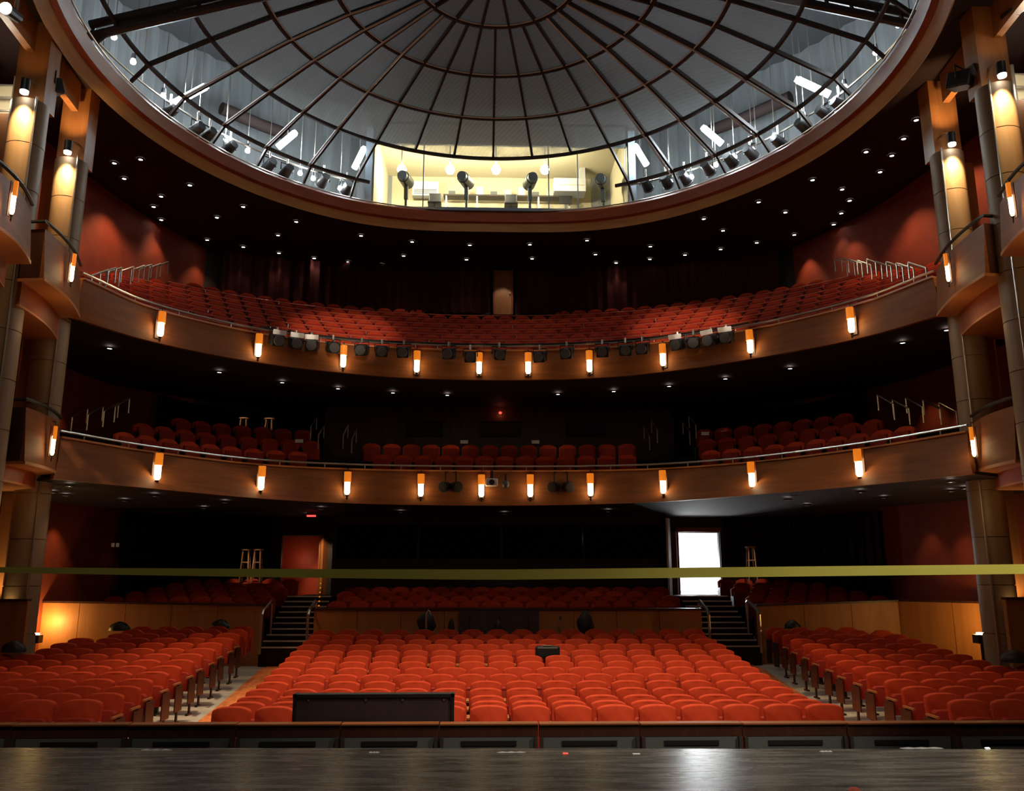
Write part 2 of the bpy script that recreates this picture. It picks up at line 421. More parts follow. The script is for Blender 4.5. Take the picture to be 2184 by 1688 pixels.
# pale tubes added beside some ribs to imitate the highlights along them
for k in (4, 5, 6, 7, 29, 30, 31, 32):
    a = pi / 2 + 2 * pi * k / 36 + 0.012
    mb = MB(); mb.tube([dpt(r, z + 0.0, a) for r, z in DOME[1:6]], 0.028, 6); mb.build('conduit', 'alu', dome)

# attic above the dome
mb = MB(); prof = []
for i in range(240):
    a = 2 * pi * i / 240; r = 12.6 + (0.05 if i % 2 else -0.05)
    prof.append([(DC[0] + r * cos(a), DC[1] + r * sin(a), z) for z in (12.95, 18.6)])
mb.sweep(prof, False, True); struct(mb.build('wall_attic', 'greypaint'), 'grey corrugated wall of the lighting gallery above the dome', 'wall')
mb = MB(); mb.lathe([(0.01, 18.6), (13, 18.4)], 48, (*DC, 0)); struct(mb.build('ceiling_attic', 'darkgrey'), 'dark grey roof deck above the dome', 'ceiling')
# heavy roof trusses either side
for sx, u0, v0 in ((-1, 190, 78), (1, 1985, 62)):
    o = thing('roof_truss', (0, 0, 0), f'thick dark roof truss crossing above the dome at the upper {"left" if sx < 0 else "right"}', 'truss', 'roof trusses')
    a = at_y(u0, v0, 16.9 if sx < 0 else 16.5); b = at_y(640 if sx < 0 else 1560, -25, 16.6); mid = a.lerp(b, 0.5)
    for dz, nm in ((0, 'lower_chord'), (0.28, 'upper_chord')):
        MB().tube([a + Vector((0, 0, dz)), mid + Vector((0, 0, dz)), b + Vector((0, 0, dz))], 0.1, 8).build(nm, 'greysteel', o)
    for i in range(9):
        q = a.lerp(b, i / 8); MB().tube([q, q + Vector((0.12 * -sx, 0, 0.28))], 0.035, 6).build('web_member', 'greysteel', o)

# ------------------------------------------------------------------ followspot booth behind the dome's far side
bx0, bx1 = -4.25, 3.95
booth = thing('followspot_booth', (0, 0, 0), 'lit cream followspot booth behind glass at the far edge of the dome', 'booth', kind='structure')
BZ0, BZ1 = 12.97, 16.0
MB().box(((bx0 + bx1) / 2, 27.2, BZ0 - 0.03), (bx1 - bx0, 3.9, 0.06)).build('floor_slab', 'darkgrey', booth)
MB().box(((bx0 + bx1) / 2, 29.0, (BZ0 + BZ1) / 2), (bx1 - bx0, 0.1, BZ1 - BZ0)).build('back_wall', 'cream', booth)
MB().box((bx0, 27.2, (BZ0 + BZ1) / 2), (0.1, 3.9, BZ1 - BZ0)).build('side_wall', 'cream', booth)
MB().box((bx1, 27.2, (BZ0 + BZ1) / 2), (0.1, 3.9, BZ1 - BZ0)).build('side_wall', 'cream', booth)
MB().box(((bx0 + bx1) / 2, 27.2, BZ1 + 0.04), (bx1 - bx0 + 0.1, 3.9, 0.08)).build('roof_panel', 'cream', booth)
MB().box(((bx0 + bx1) / 2, 25.3, 15.95), (bx1 - bx0 + 0.4, 0.1, 1.3)).build('bulkhead', 'darkgrey', booth)
for x in (bx0 - 0.12, bx1 + 0.12):
    MB().box((x, 25.28, 14.4), (0.22, 0.18, 2.9)).build('corner_post', 'bluegrey', booth)
mb = MB()
gy = 25.2
mb.box(((bx0 + bx1) / 2, gy, 14.4), (bx1 - bx0, 0.012, 2.9)); mb.build('glass_pane', 'glass', booth)
for u in (903, 1170, 1232):
    p = at_y(u, 390, gy); MB().box((p.x, gy - 0.02, 14.4), (0.035, 0.03, 2.9)).build('mullion', 'bluegrey', booth)
MB().box(((bx0 + bx1) / 2, gy - 0.05, BZ0 + 0.02), (bx1 - bx0, 0.2, 0.1)).build('sill', 'bluegrey', booth)
for i, u in enumerate((857, 960, 1058, 1162)):
    p = at_y(u, 362, 26.6)
    o = thing('booth_lamp', (p.x, p.y, p.z), f'glaring globe lamp on the booth ceiling, {ordn(i + 1)} from left', 'lamp', 'booth ceiling lamps')
    MB().lathe([(0.001, -0.16), (0.11, -0.12), (0.16, 0), (0.11, 0.12), (0.05, 0.16)], 16).build('globe', 'globe', o, smooth=True)
    MB().cyl((0, 0, 0.14), (0, 0, BZ1 - p.z), 0.03).build('stem', 'white', o)
    light('booth_light', 'POINT', (p.x, p.y, p.z - 0.25), 190, (1.0, 0.88, 0.6), 0.15)
# followspots
def followspot(u, lab, i):
    p = at_y(u, 440, 26.0)
    o = thing('followspot', (p.x, 26.0, BZ0), lab, 'spotlight', 'followspots in the booth', rz=random.uniform(-0.3, 0.3))
    MB().cyl((0, -0.45, 1.35), (0, 0.35, 1.5), 0.19, 0.21, 14).build('lamp_housing', 'black', o, smooth=True)
    MB().cyl((0, -0.62, 1.32), (0, -0.45, 1.35), 0.15, 0.17, 14).build('lens_barrel', 'grey', o, smooth=True)
    MB().box((0, 0.1, 1.05), (0.12, 0.12, 0.5)).build('yoke', 'grey', o)
    MB().cyl((0, 0.1, 0.1), (0, 0.1, 0.9), 0.045).build('stand_pole', 'black', o)
    mb = MB()
    for k in range(3):
        a = 2 * pi * k / 3 + 0.5; mb.tube([(0, 0.1, 0.5), (0.34 * cos(a), 0.1 + 0.34 * sin(a), 0.02)], 0.022, 6)
    mb.build('tripod', 'black', o)
for i, (u, l) in enumerate(((864, 'dark followspot on a tripod at the left end of the booth'), (993, 'dark followspot on a tripod left of the booth middle'),
                            (1131, 'dark followspot on a tripod right of the booth middle'), (1286, 'dark followspot on a tripod at the right end of the booth'))):
    followspot(u, l, i)
# booth fittings
p = at_y(907, 400, 28.4); o = thing('air_conditioner', (p.x, 28.6, p.z), 'white air conditioner on the booth back wall at left', 'air conditioner')
MB().box((0, 0, 0), (0.95, 0.3, 0.55)).build('case', 'white', o, bevel=0.03)
mb = MB(); [mb.box((0, -0.16, -0.06 - 0.05 * k), (0.82, 0.015, 0.02)) for k in range(4)]; mb.build('grille', 'grey', o)
p = at_y(1215, 396, 28.0); o = thing('duct_unit', (p.x, 28.2, p.z), 'cream duct box with upright vent pipe in the booth', 'duct')
MB().box((0, 0, 0), (1.15, 0.6, 0.5)).build('box_body', 'white', o, bevel=0.02)
MB().box((0.47, 0, 0.55), (0.2, 0.3, 0.7), rx=0).build('vent_pipe', 'white', o)
MB().box((0.05, -0.31, -0.02), (0.9, 0.02, 0.03)).build('seam', 'cream', o)
o = thing('equipment_shelf', ((bx0 + bx1) / 2 + 0.3, 28.5, 15.0), 'long equipment shelf across the booth back wall', 'shelf')
MB().box((0, 0, 0), (4.6, 0.4, 0.05)).build('board', 'greysteel', o)
for k in range(5): MB().box((-2.2 + 1.1 * k, 0, -0.62), (0.05, 0.35, 1.2)).build('upright', 'white', o)
for k in range(9):
    x = -2.0 + 0.5 * k
    q = MB().box((bx0 / 2 + bx1 / 2 + 0.3 + x, 28.5, 15.11 + 0.04 * (k % 3)), (0.24, 0.25, 0.16 + 0.08 * (k % 3))).build('gear_box', ('grey', 'cream', 'white')[k % 3], bevel=0.01)
    tag(q, f'small equipment box on the booth shelf, {ordn(k + 1)} from left', 'box', 'boxes on the booth shelf')
for u, v, l, n in ((927, 437, 'dark chair under the air conditioner in the booth', 'chair'), (1090, 425, 'dark chair in the middle of the booth', 'chair')):
    p = at_y(u, v, 27.0); o = thing('office_chair', (p.x, 27, BZ0), l, n, 'booth chairs')
    MB().box((0, 0, 1.05), (0.46, 0.45, 0.08)).build('seat', 'black', o, bevel=0.02)
    MB().box((0, 0.22, 1.35), (0.42, 0.06, 0.4)).build('backrest', 'black', o, bevel=0.02)
    MB().cyl((0, 0, 0.1), (0, 0, 1.0), 0.03).build('column_post', 'grey', o)
    MB().cyl((0, 0, 0.0), (0, 0, 0.1), 0.25, 0.05).build('base', 'black', o)
p = at_y(1206, 427, 28.2); o = thing('monitor', (p.x, 28.2, p.z), 'dark monitor below the booth duct box', 'monitor')
MB().box((0, 0, 0), (0.42, 0.05, 0.3)).build('screen', 'black', o)
MB().box((0, 0.04, -0.3), (0.06, 0.05, 0.4)).build('foot', 'grey', o)

# fluorescent battens around the gallery
def batten(u, v, Y, ln, tiltdeg, lab, power=130, yaw=0):
    p = at_y(u, v, Y)
    o = thing('fluorescent_batten', p, lab, 'lamp', 'fluorescent battens in the gallery')
    R = Matrix.Rotation(yaw, 3, 'Z') @ Matrix.Rotation(radians(tiltdeg), 3, 'Y')
    d = R @ Vector((ln / 2, 0, 0))
    MB().tube([-d, d], 0.10, 10).build('tube', 'tube', o, smooth=True)
    MB().tube([-d * 1.05 + Vector((0, 0.12, 0.1)), d * 1.05 + Vector((0, 0.12, 0.1))], 0.09, 6).build('housing', 'white', o)
    MB().tube([Vector((0, 0.12, 0.15)), Vector((0, 0.12, 18.3 - p.z))], 0.015, 6).build('hanger', 'steel', o)
    light('gallery_light', 'POINT', p + Vector((0, -0.35, -0.1)), power, COOL, 0.3)
BT = [(404, 203, 21.8, 1.0, -33, 'first'), (611, 299, 24.4, 0.7, -45, 'second'), (766, 338, 25.6, 0.75, -68, 'third')]
for u, v, Y, ln, t, n in BT: batten(u, v, Y, ln, t, f'glowing fluorescent batten in the gallery, {n} from the left', 210)
BT = [(1367, 332, 25.2, 0.75, 62, 'third'), (1520, 290, 23.7, 0.75, 44, 'second'), (1735, 186, 20.8, 0.95, 27, 'first')]
for u, v, Y, ln, t, n in BT: batten(u, v, Y, ln, t, f'glowing fluorescent batten in the gallery, {n} from the right', 210)

# stage lamps and little bulbs along the gallery edge
def gal(u, v, r):
    d = ray(u, v); ox, oy = CX - DC[0], -DC[1]
    A = d[0] ** 2 + d[1] ** 2; B = 2 * (ox * d[0] + oy * d[1]); C = ox * ox + oy * oy - r * r
    t = (-B + sqrt(B * B - 4 * A * C)) / (2 * A)
    return Vector((CX + d[0] * t, d[1] * t, EZ + d[2] * t))
bulbs = [(243, 79), (284, 132), (348, 205), (423, 263), (482, 298), (528, 322), (640, 370), (668, 381), (725, 402),
         (1916, 53), (1868, 112), (1802, 187), (1716, 256), (1652, 290), (1605, 320), (1567, 335), (1527, 352), (1430, 388), (1475, 378)]
bulbs.sort(); nb = len(bulbs)
for i, (u, v) in enumerate(bulbs):
    p = gal(u, v, 9.5)
    o = thing('gallery_bulb', p, f'bare bulb glowing at the gallery edge, {ordn(i + 1)} from the left', 'lamp', 'bulbs along the gallery')
    MB().lathe([(0.001, -0.075), (0.06, -0.045), (0.075, 0), (0.05, 0.06), (0.03, 0.075)], 12).build('bulb', 'lampwhite', o, smooth=True)
    MB().cyl((0, 0, 0.07), (0, 0, 0.22), 0.07, 0.05).build('socket', 'black', o)
    MB().cyl((0, 0, 0.2), (0, 0, 2.6), 0.012, n=6).build('hanging_rod', 'steel', o)
    if i % 2 == 0: light('gallery_bulb_light', 'POINT', p + Vector((DC[0] - p.x, DC[1] - p.y, 0)).normalized() * 0.25, 75, (0.9, 0.96, 1.0), 0.08)
cans = [(362, 238), (420, 275), (446, 287), (490, 315), (575, 352), (612, 365), (690, 385), (740, 400), (1420, 385), (1460, 378), (1508, 358), (1556, 340), (1600, 325), (1660, 302), (1712, 268), (1757, 240), (1790, 222), (1378, 392)]
cans.sort()
proto = None
for i, (u, v) in enumerate(cans):
    p = gal(u, v, 9.35); lab = f'black stage lamp clamped along the gallery edge, {ordn(i + 1)} from the left'
    rz = atan2(p.x - DC[0], -(p.y - DC[1]))
    if proto is None:
        proto = o = thing('gallery_stage_lamp', p, lab, 'stage lamp', 'stage lamps along the gallery', rz)
        MB().cyl((0, -0.2, -0.08), (0, 0.2, 0.06), 0.17, 0.13, 12).build('body', 'black', o, smooth=True)
        MB().cyl((0, -0.24, -0.1), (0, -0.2, -0.08), 0.18, 0.18, 12).build('lens_rim', 'grey', o)
        mb = MB(); mb.tube([(-0.2, 0, 0), (-0.2, 0, 0.22), (0.2, 0, 0.22), (0.2, 0, 0)], 0.02, 6); mb.build('yoke', 'black', o)
        MB().cyl((0, 0, 0.2), (0, 0, 0.5), 0.03).build('clamp', 'steel', o)
    else: dup(proto, p, rz, lab)
mb = MB(); prof = [Vector((*oval(9.4, 0.42, a), 13.9)) for a in AN if not (radians(63) < a < radians(117))]
mb2 = [p for p in prof]
k0 = next(i for i, a in enumerate([a for a in AN if not (radians(63) < a < radians(117))]) if a >= radians(117))
o = thing('gallery_pipe', (0, 0, 0), 'steel lighting pipe curving round the gallery with thin drop rods', 'pipe')
path = mb2[k0:] + mb2[:k0]
MB().tube(path, 0.03, 6).build('pipe', 'steel', o)
for k in range(0, len(path), 3):
    MB().tube([path[k], path[k] + Vector((0, 0, 4.5))], 0.013, 6).build('drop_rod', 'steel', o)
# reddish duct on the gallery wall
for sx, pts in ((-1, [(470, 262), (560, 268), (615, 262)]), (1, [(1515, 248), (1580, 255), (1690, 262)])):
    P = [gal(u, v, 11.3) for u, v in pts]; zc = P[1].z
    o = MB().tube([Vector((p.x, p.y, zc)) for p in P], 0.2, 10).build('air_duct', 'soffit', smooth=True)
    tag(o, f'dark reddish air duct on the gallery wall at the {"left" if sx < 0 else "right"}', 'duct', 'gallery air ducts')

# ------------------------------------------------------------------ balconies
B1T = [(-9.71, 18.39), (-8.58, 20.56), (-6.67, 22.75), (-4.46, 23.65), (-2.43, 23.95), (-0.05, 24.0), (2.38, 23.82), (4.4, 23.25), (6.43, 21.8), (8.22, 19.41), (9.33, 17.06)]
B1B = [(-9.45, 17.75), (-8.15, 19.6), (-6.36, 21.95), (-4.36, 23.3), (-2.2, 23.85), (-0.05, 23.97), (2.2, 23.5), (4.19, 22.55), (5.95, 20.6), (7.70, 18.4), (8.9, 16.3)]
B2T = [(-9.53, 18.23), (-8.75, 20.4), (-6.83, 22.4), (-4.69, 23.48), (-2.61, 23.89), (-0.06, 24.02), (2.41, 23.7), (4.42, 22.98), (6.51, 21.6), (8.37, 19.5), (9.22, 17.5)]
B2B = [(-9.7, 18.2), (-8.64, 20.2), (-6.69, 22.1), (-4.6, 23.22), (-2.58, 23.83), (-0.06, 23.98), (2.39, 23.65), (4.37, 22.8), (6.36, 21.3), (8.24, 19.38), (9.3, 17.4)]
HALL = [(p.x, p.y) for p in offset(catmull(WL, 4), -0.45)] + [(p.x, p.y) for p in offset(catmull(WC, 4), -0.6)] + [(p.x, p.y) for p in offset(catmull(WR, 4), -0.45)]
HALL = [(-11.9, 10)] + HALL + [(11.8, 10)]
def inside(x, y):
    c = False; n = len(HALL)
    for i in range(n):
        x1, y1 = HALL[i]; x2, y2 = HALL[(i + 1) % n]
        if (y1 > y) != (y2 > y) and x < (x2 - x1) * (y - y1) / (y2 - y1) + x1: c = not c
    return c

def balcony(name, T, B, zt, zb, steps, lab):
    pt, pb = catmull(T, 8), catmull(B, 8); n = len(pt); nt, nb = normals(pt), normals(pb)
    root = thing(name, (0, 0, 0), lab, 'balcony', kind='structure')
    rings = []
    for a, b, na, nb_ in zip(pt, pb, nt, nb):
        a2, b2 = a + na * 0.14, b + nb_ * 0.14
        m = a.lerp(b, 0.55) - na * 0.05
        zm = lerp(zt, zb, 0.55)
        rings.append([(a.x, a.y, zt), (m.x, m.y, zm), (b.x, b.y, zb), (b2.x, b2.y, zb), (a2.x, a2.y, zt)])
    MB().sweep(rings).build('front_panel', 'wood_h', root, smooth=True)
    rings = []
    for a, na in zip(pt, nt):
        p, q = a - na * 0.05, a + na * 0.2
        rings.append([(p.x, p.y, zt), (q.x, q.y, zt), (q.x, q.y, zt + 0.04), (p.x, p.y, zt + 0.04)])
    MB().sweep(rings).build('cap', 'arm', root)
    rings = []
    for i, (b, nb_) in enumerate(zip(pb, nb)):
        D = 3.2 + 3.3 * max(0, sin(pi * i / (n - 1))) ** 0.6
        p, q = b + nb_ * 0.1, b + nb_ * D
        rings.append([(p.x, p.y, zb - 0.0), (q.x, q.y, zb - 0.04), (q.x, q.y, zb + 0.05), (p.x, p.y, zb + 0.05)])
    MB().sweep(rings).build('soffit', 'soffit', root)
    rings = []
    for i, (a, na) in enumerate(zip(pt, nt)):
        D = 3.4 + 3.3 * max(0, sin(pi * i / (n - 1))) ** 0.6
        r = []; z0 = zb + 0.15
        for (d, z) in steps:
            dd = min(d, D); p = a + na * dd; r.append((p.x, p.y, z))
        rings.append(r)
    MB().sweep(rings, False).build('stepped_floor', 'carpet_dark', root)
    MB().tube([(p.x, p.y, zt + 0.16) for p in offset(pt, 0.03)], 0.028, 6).build('guard_rail', 'steel', root)
    q = offset(pt, 0.03)
    for i in range(2, n - 1, 4): MB().cyl((q[i].x, q[i].y, zt + 0.03), (q[i].x, q[i].y, zt + 0.16), 0.016, n=6).build('rail_stub', 'steel', root)
    return root, pt, pb
Z1T, Z1B, Z2T, Z2B = 4.55, 3.6, 8.08, 7.21
ROWS2 = [(0.7 + 0.68 * i, 7.50 + 0.377 * i) for i in range(8)]
ROWS1 = [(1.15, 4.24), (2.1, 4.72), (3.05, 5.2)]
st = []
for i, (d, z) in enumerate(ROWS2): st += [(d - 0.42 if i else 0.14, z), (d + 0.26, z)]
st += [(ROWS2[-1][0] + 0.26, 10.9), (7.5, 10.9)]
bal2, P2T, P2B = balcony('balcony', B2T, B2B, Z2T, Z2B, st, 'upper balcony with curved wood front, steep red rows behind it')
st = []
for i, (d, z) in enumerate(ROWS1): st += [(d - 0.6 if i else 0.14, z), (d + 0.35, z)]
st += [(ROWS1[-1][0] + 0.35, 5.25), (7.5, 5.25)]
bal1, P1T, P1B = balcony('balcony', B1T, B1B, Z1T, Z1B, st, 'lower balcony with curved wood front above the stalls')

# ------------------------------------------------------------------ side boxes, columns, piers
def side_box(P1, P2, z0, z1, out, lab, grp='side boxes', zb=None):
    P1, P2 = Vector((*P1, 0)), Vector((*P2, 0)); s = 1 if P1.x > 0 else -1
    root = thing('side_box', (0, 0, 0), lab, 'theatre box', grp)
    d = (P2 - P1).normalized(); nrm = Vector((-s * abs(d.y), 0, 0)) + Vector((0, d.x * s * (1 if d.y < 0 else -1), 0)); nrm.normalize()
    mb = MB(); rings = []
    L = (P2 - P1).length
    for k in range(13):                       # gently bowed front, leaning in toward its foot
        t = k / 12; p = P1 + d * L * t + nrm * 0.12 * sin(pi * t); w = -nrm * 0.16
        q = p + nrm * 0.10
        rings.append([(p.x, p.y, z1), (q.x, q.y, z0), ((q + w).x, (q + w).y, z0), ((p + w).x, (p + w).y, z1)])
    mb.sweep(rings); mb.build('front_panel', 'wood_h', root, smooth=True)
    o2 = P2 + Vector((s * out, 0.35, 0)); q2 = P2 + nrm * 0.1
    mb = MB(); mb.prism([(P2.x, P2.y), (o2.x, o2.y), (o2.x, o2.y + 0.14), (P2.x, P2.y + 0.14)], z0, z1); mb.build('end_panel', 'darkwood', root)
    pts = [P1 + d * L * k / 12 + nrm * (0.12 * sin(pi * k / 12)) for k in range(13)]
    MB().tube([(p.x, p.y, z1 + 0.16) for p in pts] + [(o2.x, o2.y, z1 + 0.16)], 0.035, 6).build('hand_rail', 'iron', root)
    ins = nrm * 0.12
    poly = [(q.x, q.y) for q in [p + ins for p in pts]] + [(o2.x, o2.y - 0.1), (P1.x + s * out, P1.y)]
    MB().prism(poly, z0 - 0.06, z0).build('base_lip', 'arm', root)
    zb = zb if zb is not None else z0 - 0.5
    ins = -nrm * 0.35
    poly = [(q.x, q.y) for q in [p + ins for p in pts]] + [(o2.x, o2.y + 0.2), (P1.x + s * out, P1.y)]
    MB().prism(poly, zb, z0 - 0.06).build('under_block', 'wood_red', root)
    MB().prism(poly, zb - 0.04, zb).build('lower_lip', 'arm', root)
    return root, pts
boxes = {}
boxes['L1'] = side_box((-9.74, 18.36), (-9.42, 16.35), 3.78, 4.82, 2.4, 'curved wood side box beside the lower balcony at left', zb=3.45)
boxes['R1'] = side_box((9.42, 17.0), (9.12, 15.1), 3.72, 4.72, 2.6, 'curved wood side box beside the lower balcony at right', zb=3.4)
boxes['L2'] = side_box((-9.55, 18.1), (-9.12, 15.7), 7.2, 8.2, 2.6, 'curved wood side box beside the upper balcony at left', zb=6.7)
boxes['R2'] = side_box((9.25, 17.4), (8.82, 14.85), 7.2, 8.2, 2.8, 'curved wood side box beside the upper balcony at right', zb=6.7)
boxes['L3'] = side_box((-9.0, 14.95), (-8.7, 13.0), 7.25, 8.2, 2.6, 'nearest wood side box cut by the left picture edge', zb=6.8)
boxes['R3'] = side_box((8.62, 14.0), (8.3, 12.0), 7.25, 8.2, 2.8, 'nearest wood side box cut by the right picture edge', zb=6.8)

def column(x, y, ztop, lab, near, lamp_lab):
    s = 1 if x > 0 else -1
    root = thing('column', (x, y, -1), lab, 'column', 'clad columns', kind='structure')
    R = 0.35; prof = []; z = 0.0; H = ztop + 1
    zs = [H - 0.95 * k for k in range(13)]
    zs = [q for q in zs if q > 0][::-1]
    prof = [(0.001, 0.0), (R, 0.0)]
    for q in zs[:-1]: prof += [(R, q - 0.008), (R - 0.02, q - 0.006), (R - 0.02, q + 0.006), (R, q + 0.008)]
    prof += [(R, H), (R - 0.03, H), (0.001, H - 0.02)]
    MB().lathe(prof, 28).build('drum_cladding', 'drum', root, smooth=True)
    MB().box((0.0, 0.12, H + 1.05), (0.62, 0.45, 2.2)).build('pier_head', 'wood', root)
    MB().box((s * 0.62, 0.55, H / 2), (0.34, 0.5, H)).build('back_pier', 'wood', root)
    mb = MB(); mb.cyl((-s * 0.26, -0.27, 0.4), (-s * 0.26, -0.27, H + 0.05), 0.022, n=6); mb.build('conduit', 'steel', root)
    # lamp that grazes the drum from above
    lx, ly = x - s * 0.12, y - 0.47
    o = thing('column_lamp', (lx, ly, ztop), lamp_lab, 'lamp', 'lamps on top of the columns')
    MB().cyl((0, 0, 0.05), (0, 0, 0.3), 0.085, n=14).build('can', 'black', o, smooth=True)
    MB().cyl((0, 0, 0.0), (0, 0, 0.05), 0.075, 0.08, n=14).build('lens', 'lampwhite', o)
    MB().tube([(0, 0, 0.3), (0, 0.25, 0.42), (0, 0.47, 0.42)], 0.025, 6).build('bracket', 'steel', o)
    light('column_light', 'SPOT', (lx, ly - 0.12, ztop + 0.0), 640, WARM, 0.05, (lx + s * 0.1, ly + 0.75, ztop - 3.6), 80, 0.9)
    light('pier_light', 'SPOT', (lx, ly - 0.35, ztop + 0.15), 14 if near else 110, WARM, 0.05, (lx + s * 0.1, ly + 0.5, ztop + 2.2), 75, 0.8)  # extra upward spot added to light the pier head
    return root
column(-10.16, 18.4, 10.95, 'drum-clad wooden column nearer the left balcony end', 0, 'white-hot lamp on the left column nearer the balcony')
column(-9.85, 15.95, 10.95, 'drum-clad wooden column at the far left picture edge', 1, 'white-hot lamp on the outer left column')
column(9.8, 17.45, 10.98, 'drum-clad wooden column nearer the right balcony end', 0, 'white-hot lamp on the right column nearer the balcony')
column(9.36, 14.85, 11.0, 'drum-clad wooden column at the far right picture edge', 1, 'white-hot lamp on the outer right column')
# wood bulkheads linking the columns to the ceiling ring
for s, (xa, ya), (xb, yb), lab in ((-1, (-9.7, 13.6), (-10.0, 18.1), 'left'), (1, (9.2, 12.4), (9.65, 17.1), 'right')):
    o = MB().prism([(xa, ya), (xb, yb), (xb + s * 0.15, yb), (xa + s * 0.15, ya)], 12.1, 13.3).build('bulkhead', 'wood')
    tag(o, f'wood bulkhead above the {lab} columns meeting the ceiling ring', 'bulkhead', kind='structure')
    # lit service slot between the columns
    o = thing('lighting_ladder', (xb + s * 0.9, (ya + yb) / 2 + 0.9, 8.9), f'pale lighting ladder in the slot between the {lab} columns', 'ladder', 'lighting ladders')
    for dx in (-0.22, 0.22): MB().tube([(dx, 0, 0), (dx, 0, 3.2)], 0.045, 8).build('side_rail', 'steel', o)
    for k in range(1, 11): MB().tube([(-0.22, 0, 0.3 * k), (0.22, 0, 0.3 * k)], 0.025, 6).build('rung', 'steel', o)
    MB().box((s * 0.2, 0.35, 1.6), (0.9, 0.06, 3.2)).build('backing_board', 'cream', o)
    light('slot_light', 'POINT', (xb + s * 0.75, (ya + yb) / 2 + 0.3, 11.3), 45, (1, 0.9, 0.7), 0.1)
    p = at_y(103 if s < 0 else 2052, 183 if s < 0 else 172, (ya + yb) / 2 + 0.4)
    o = thing('box_spotlight', p, f'black spotlight hanging on the ladder between the {lab} columns', 'spotlight', 'ladder spotlights', rz=s * 0.5)
    MB().box((0, 0, 0), (0.34, 0.5, 0.32), rx=0.3).build('body', 'black', o, bevel=0.03)
    MB().cyl((0, -0.32, 0.08), (0, -0.24, 0.06), 0.14, n=12).build('lens', 'grey', o)
    mb = MB(); mb.tube([(-0.2, 0, 0), (-0.2, 0, 0.28), (0.2, 0, 0.28), (0.2, 0, 0)], 0.02, 6); mb.build('yoke', 'black', o)
# bright boom lamps high at the picture corners
for u, v, lab in ((12, 18, 'blazing white lamp on the boom at the top left corner'), (2172, 18, 'unlit lamp on the boom at the top right corner')):
    p = at_y(u, v, 14.0); o = thing('boom_lamp', p, lab, 'spotlight', 'boom lamps')
    MB().cyl((0, 0, 0), (0, 0.4, 0.1), 0.12, 0.1, 12).build('body', 'black', o)
    MB().cyl((0, -0.03, 0), (0, 0, 0), 0.11, n=12).build('lens', 'lampwhite' if u < 99 else 'white', o)
    MB().tube([(0, 0.3, 0.0), (0, 0.3, ZC - 0.01 - p.z)], 0.04, 8).build('boom_pipe', 'steel', o)
    light('boom_light', 'POINT', p + Vector((0, -0.3, -0.1)), 12, (1, 0.95, 0.85), 0.1)

# low timber walls beside the stage-side seats
for s, x0, x1, y, zt, lab in ((-1, -9.72, -13.5, 17.9, 1.16, 'left'), (1, 9.62, 13.5, 16.95, 1.2, 'right')):
    root = thing('low_wall', (0, 0, 0), f'plain brown timber wall at the {lab} picture edge below the columns', 'low wall', kind='structure')
    MB().box(((x0 + x1) / 2, y, (zt - 0.9) / 2), (abs(x1 - x0), 0.12, zt + 0.9)).build('panel', 'wood', root)
    MB().box(((x0 + x1) / 2, y, zt + 0.02), (abs(x1 - x0), 0.18, 0.05)).build('cap', 'darkwood', root)

# wall in front of the raised stalls, in three lengths of veneer panels
for x0, x1, zl, zr, lab in ((-12.15, -6.3, 1.03, 0.94, 'left of the left steps'), (-5.0, 5.1, 0.83, 0.82, 'between the two flights of steps'), (6.55, 10.35, 0.92, 1.03, 'right of the right steps')):
    root = thing('stall_wall', (0, 0, 0), f'low veneered wall {lab} behind the front seats', 'low wall', 'low walls before the raised stalls', kind='structure')
    n = max(3, round((x1 - x0) / 1.12)); w = (x1 - x0) / n
    for k in range(n):
        a, b = x0 + w * k + 0.006, x0 + w * (k + 1) - 0.006
        za, zb = lerp(zl, zr, k / n), lerp(zl, zr, (k + 1) / n)
        MB().prism([(a, 22.9), (b, 22.9), (b, 22.98), (a, 22.98)], [-0.75] * 4, [za - 0.03, zb - 0.03, zb - 0.03, za - 0.03]).build('veneer_panel', 'wood_warm', root)
    MB().prism([(x0, 22.96), (x1, 22.96), (x1, 23.1), (x0, 23.1)], [-0.75] * 4, [zl - 0.03, zr - 0.03, zr - 0.03, zl - 0.03]).build('core', 'darkwood', root)
    MB().prism([(x0, 22.86), (x1, 22.86), (x1, 23.12), (x0, 23.12)], [zl - 0.03, zr - 0.03, zr - 0.03, zl - 0.03], [zl + 0.02, zr + 0.02, zr + 0.02, zl + 0.02]).build('cap', 'darkwood', root)

a, b = Vector((10.35, 22.95, 0)), Vector((11.85, 20.3, 0)); n = (b - a).normalized(); n = Vector((-n.y, n.x, 0)) * 0.12
root = thing('stall_wall', (0, 0, 0), 'short angled length of low veneered wall behind the right column', 'low wall', 'low walls before the raised stalls', kind='structure')
for k in range(2):
    p, q = a.lerp(b, k / 2 + 0.004), a.lerp(b, (k + 1) / 2 - 0.004)
    MB().prism([(p.x, p.y), (q.x, q.y), (q.x + n.x, q.y + n.y), (p.x + n.x, p.y + n.y)], -0.75, 1.01).build('veneer_panel', 'wood_warm', root)
MB().prism([(a.x, a.y), (b.x, b.y), (b.x + n.x, b.y + n.y), (a.x + n.x, a.y + n.y)], 1.01, 1.06).build('cap', 'darkwood', root)

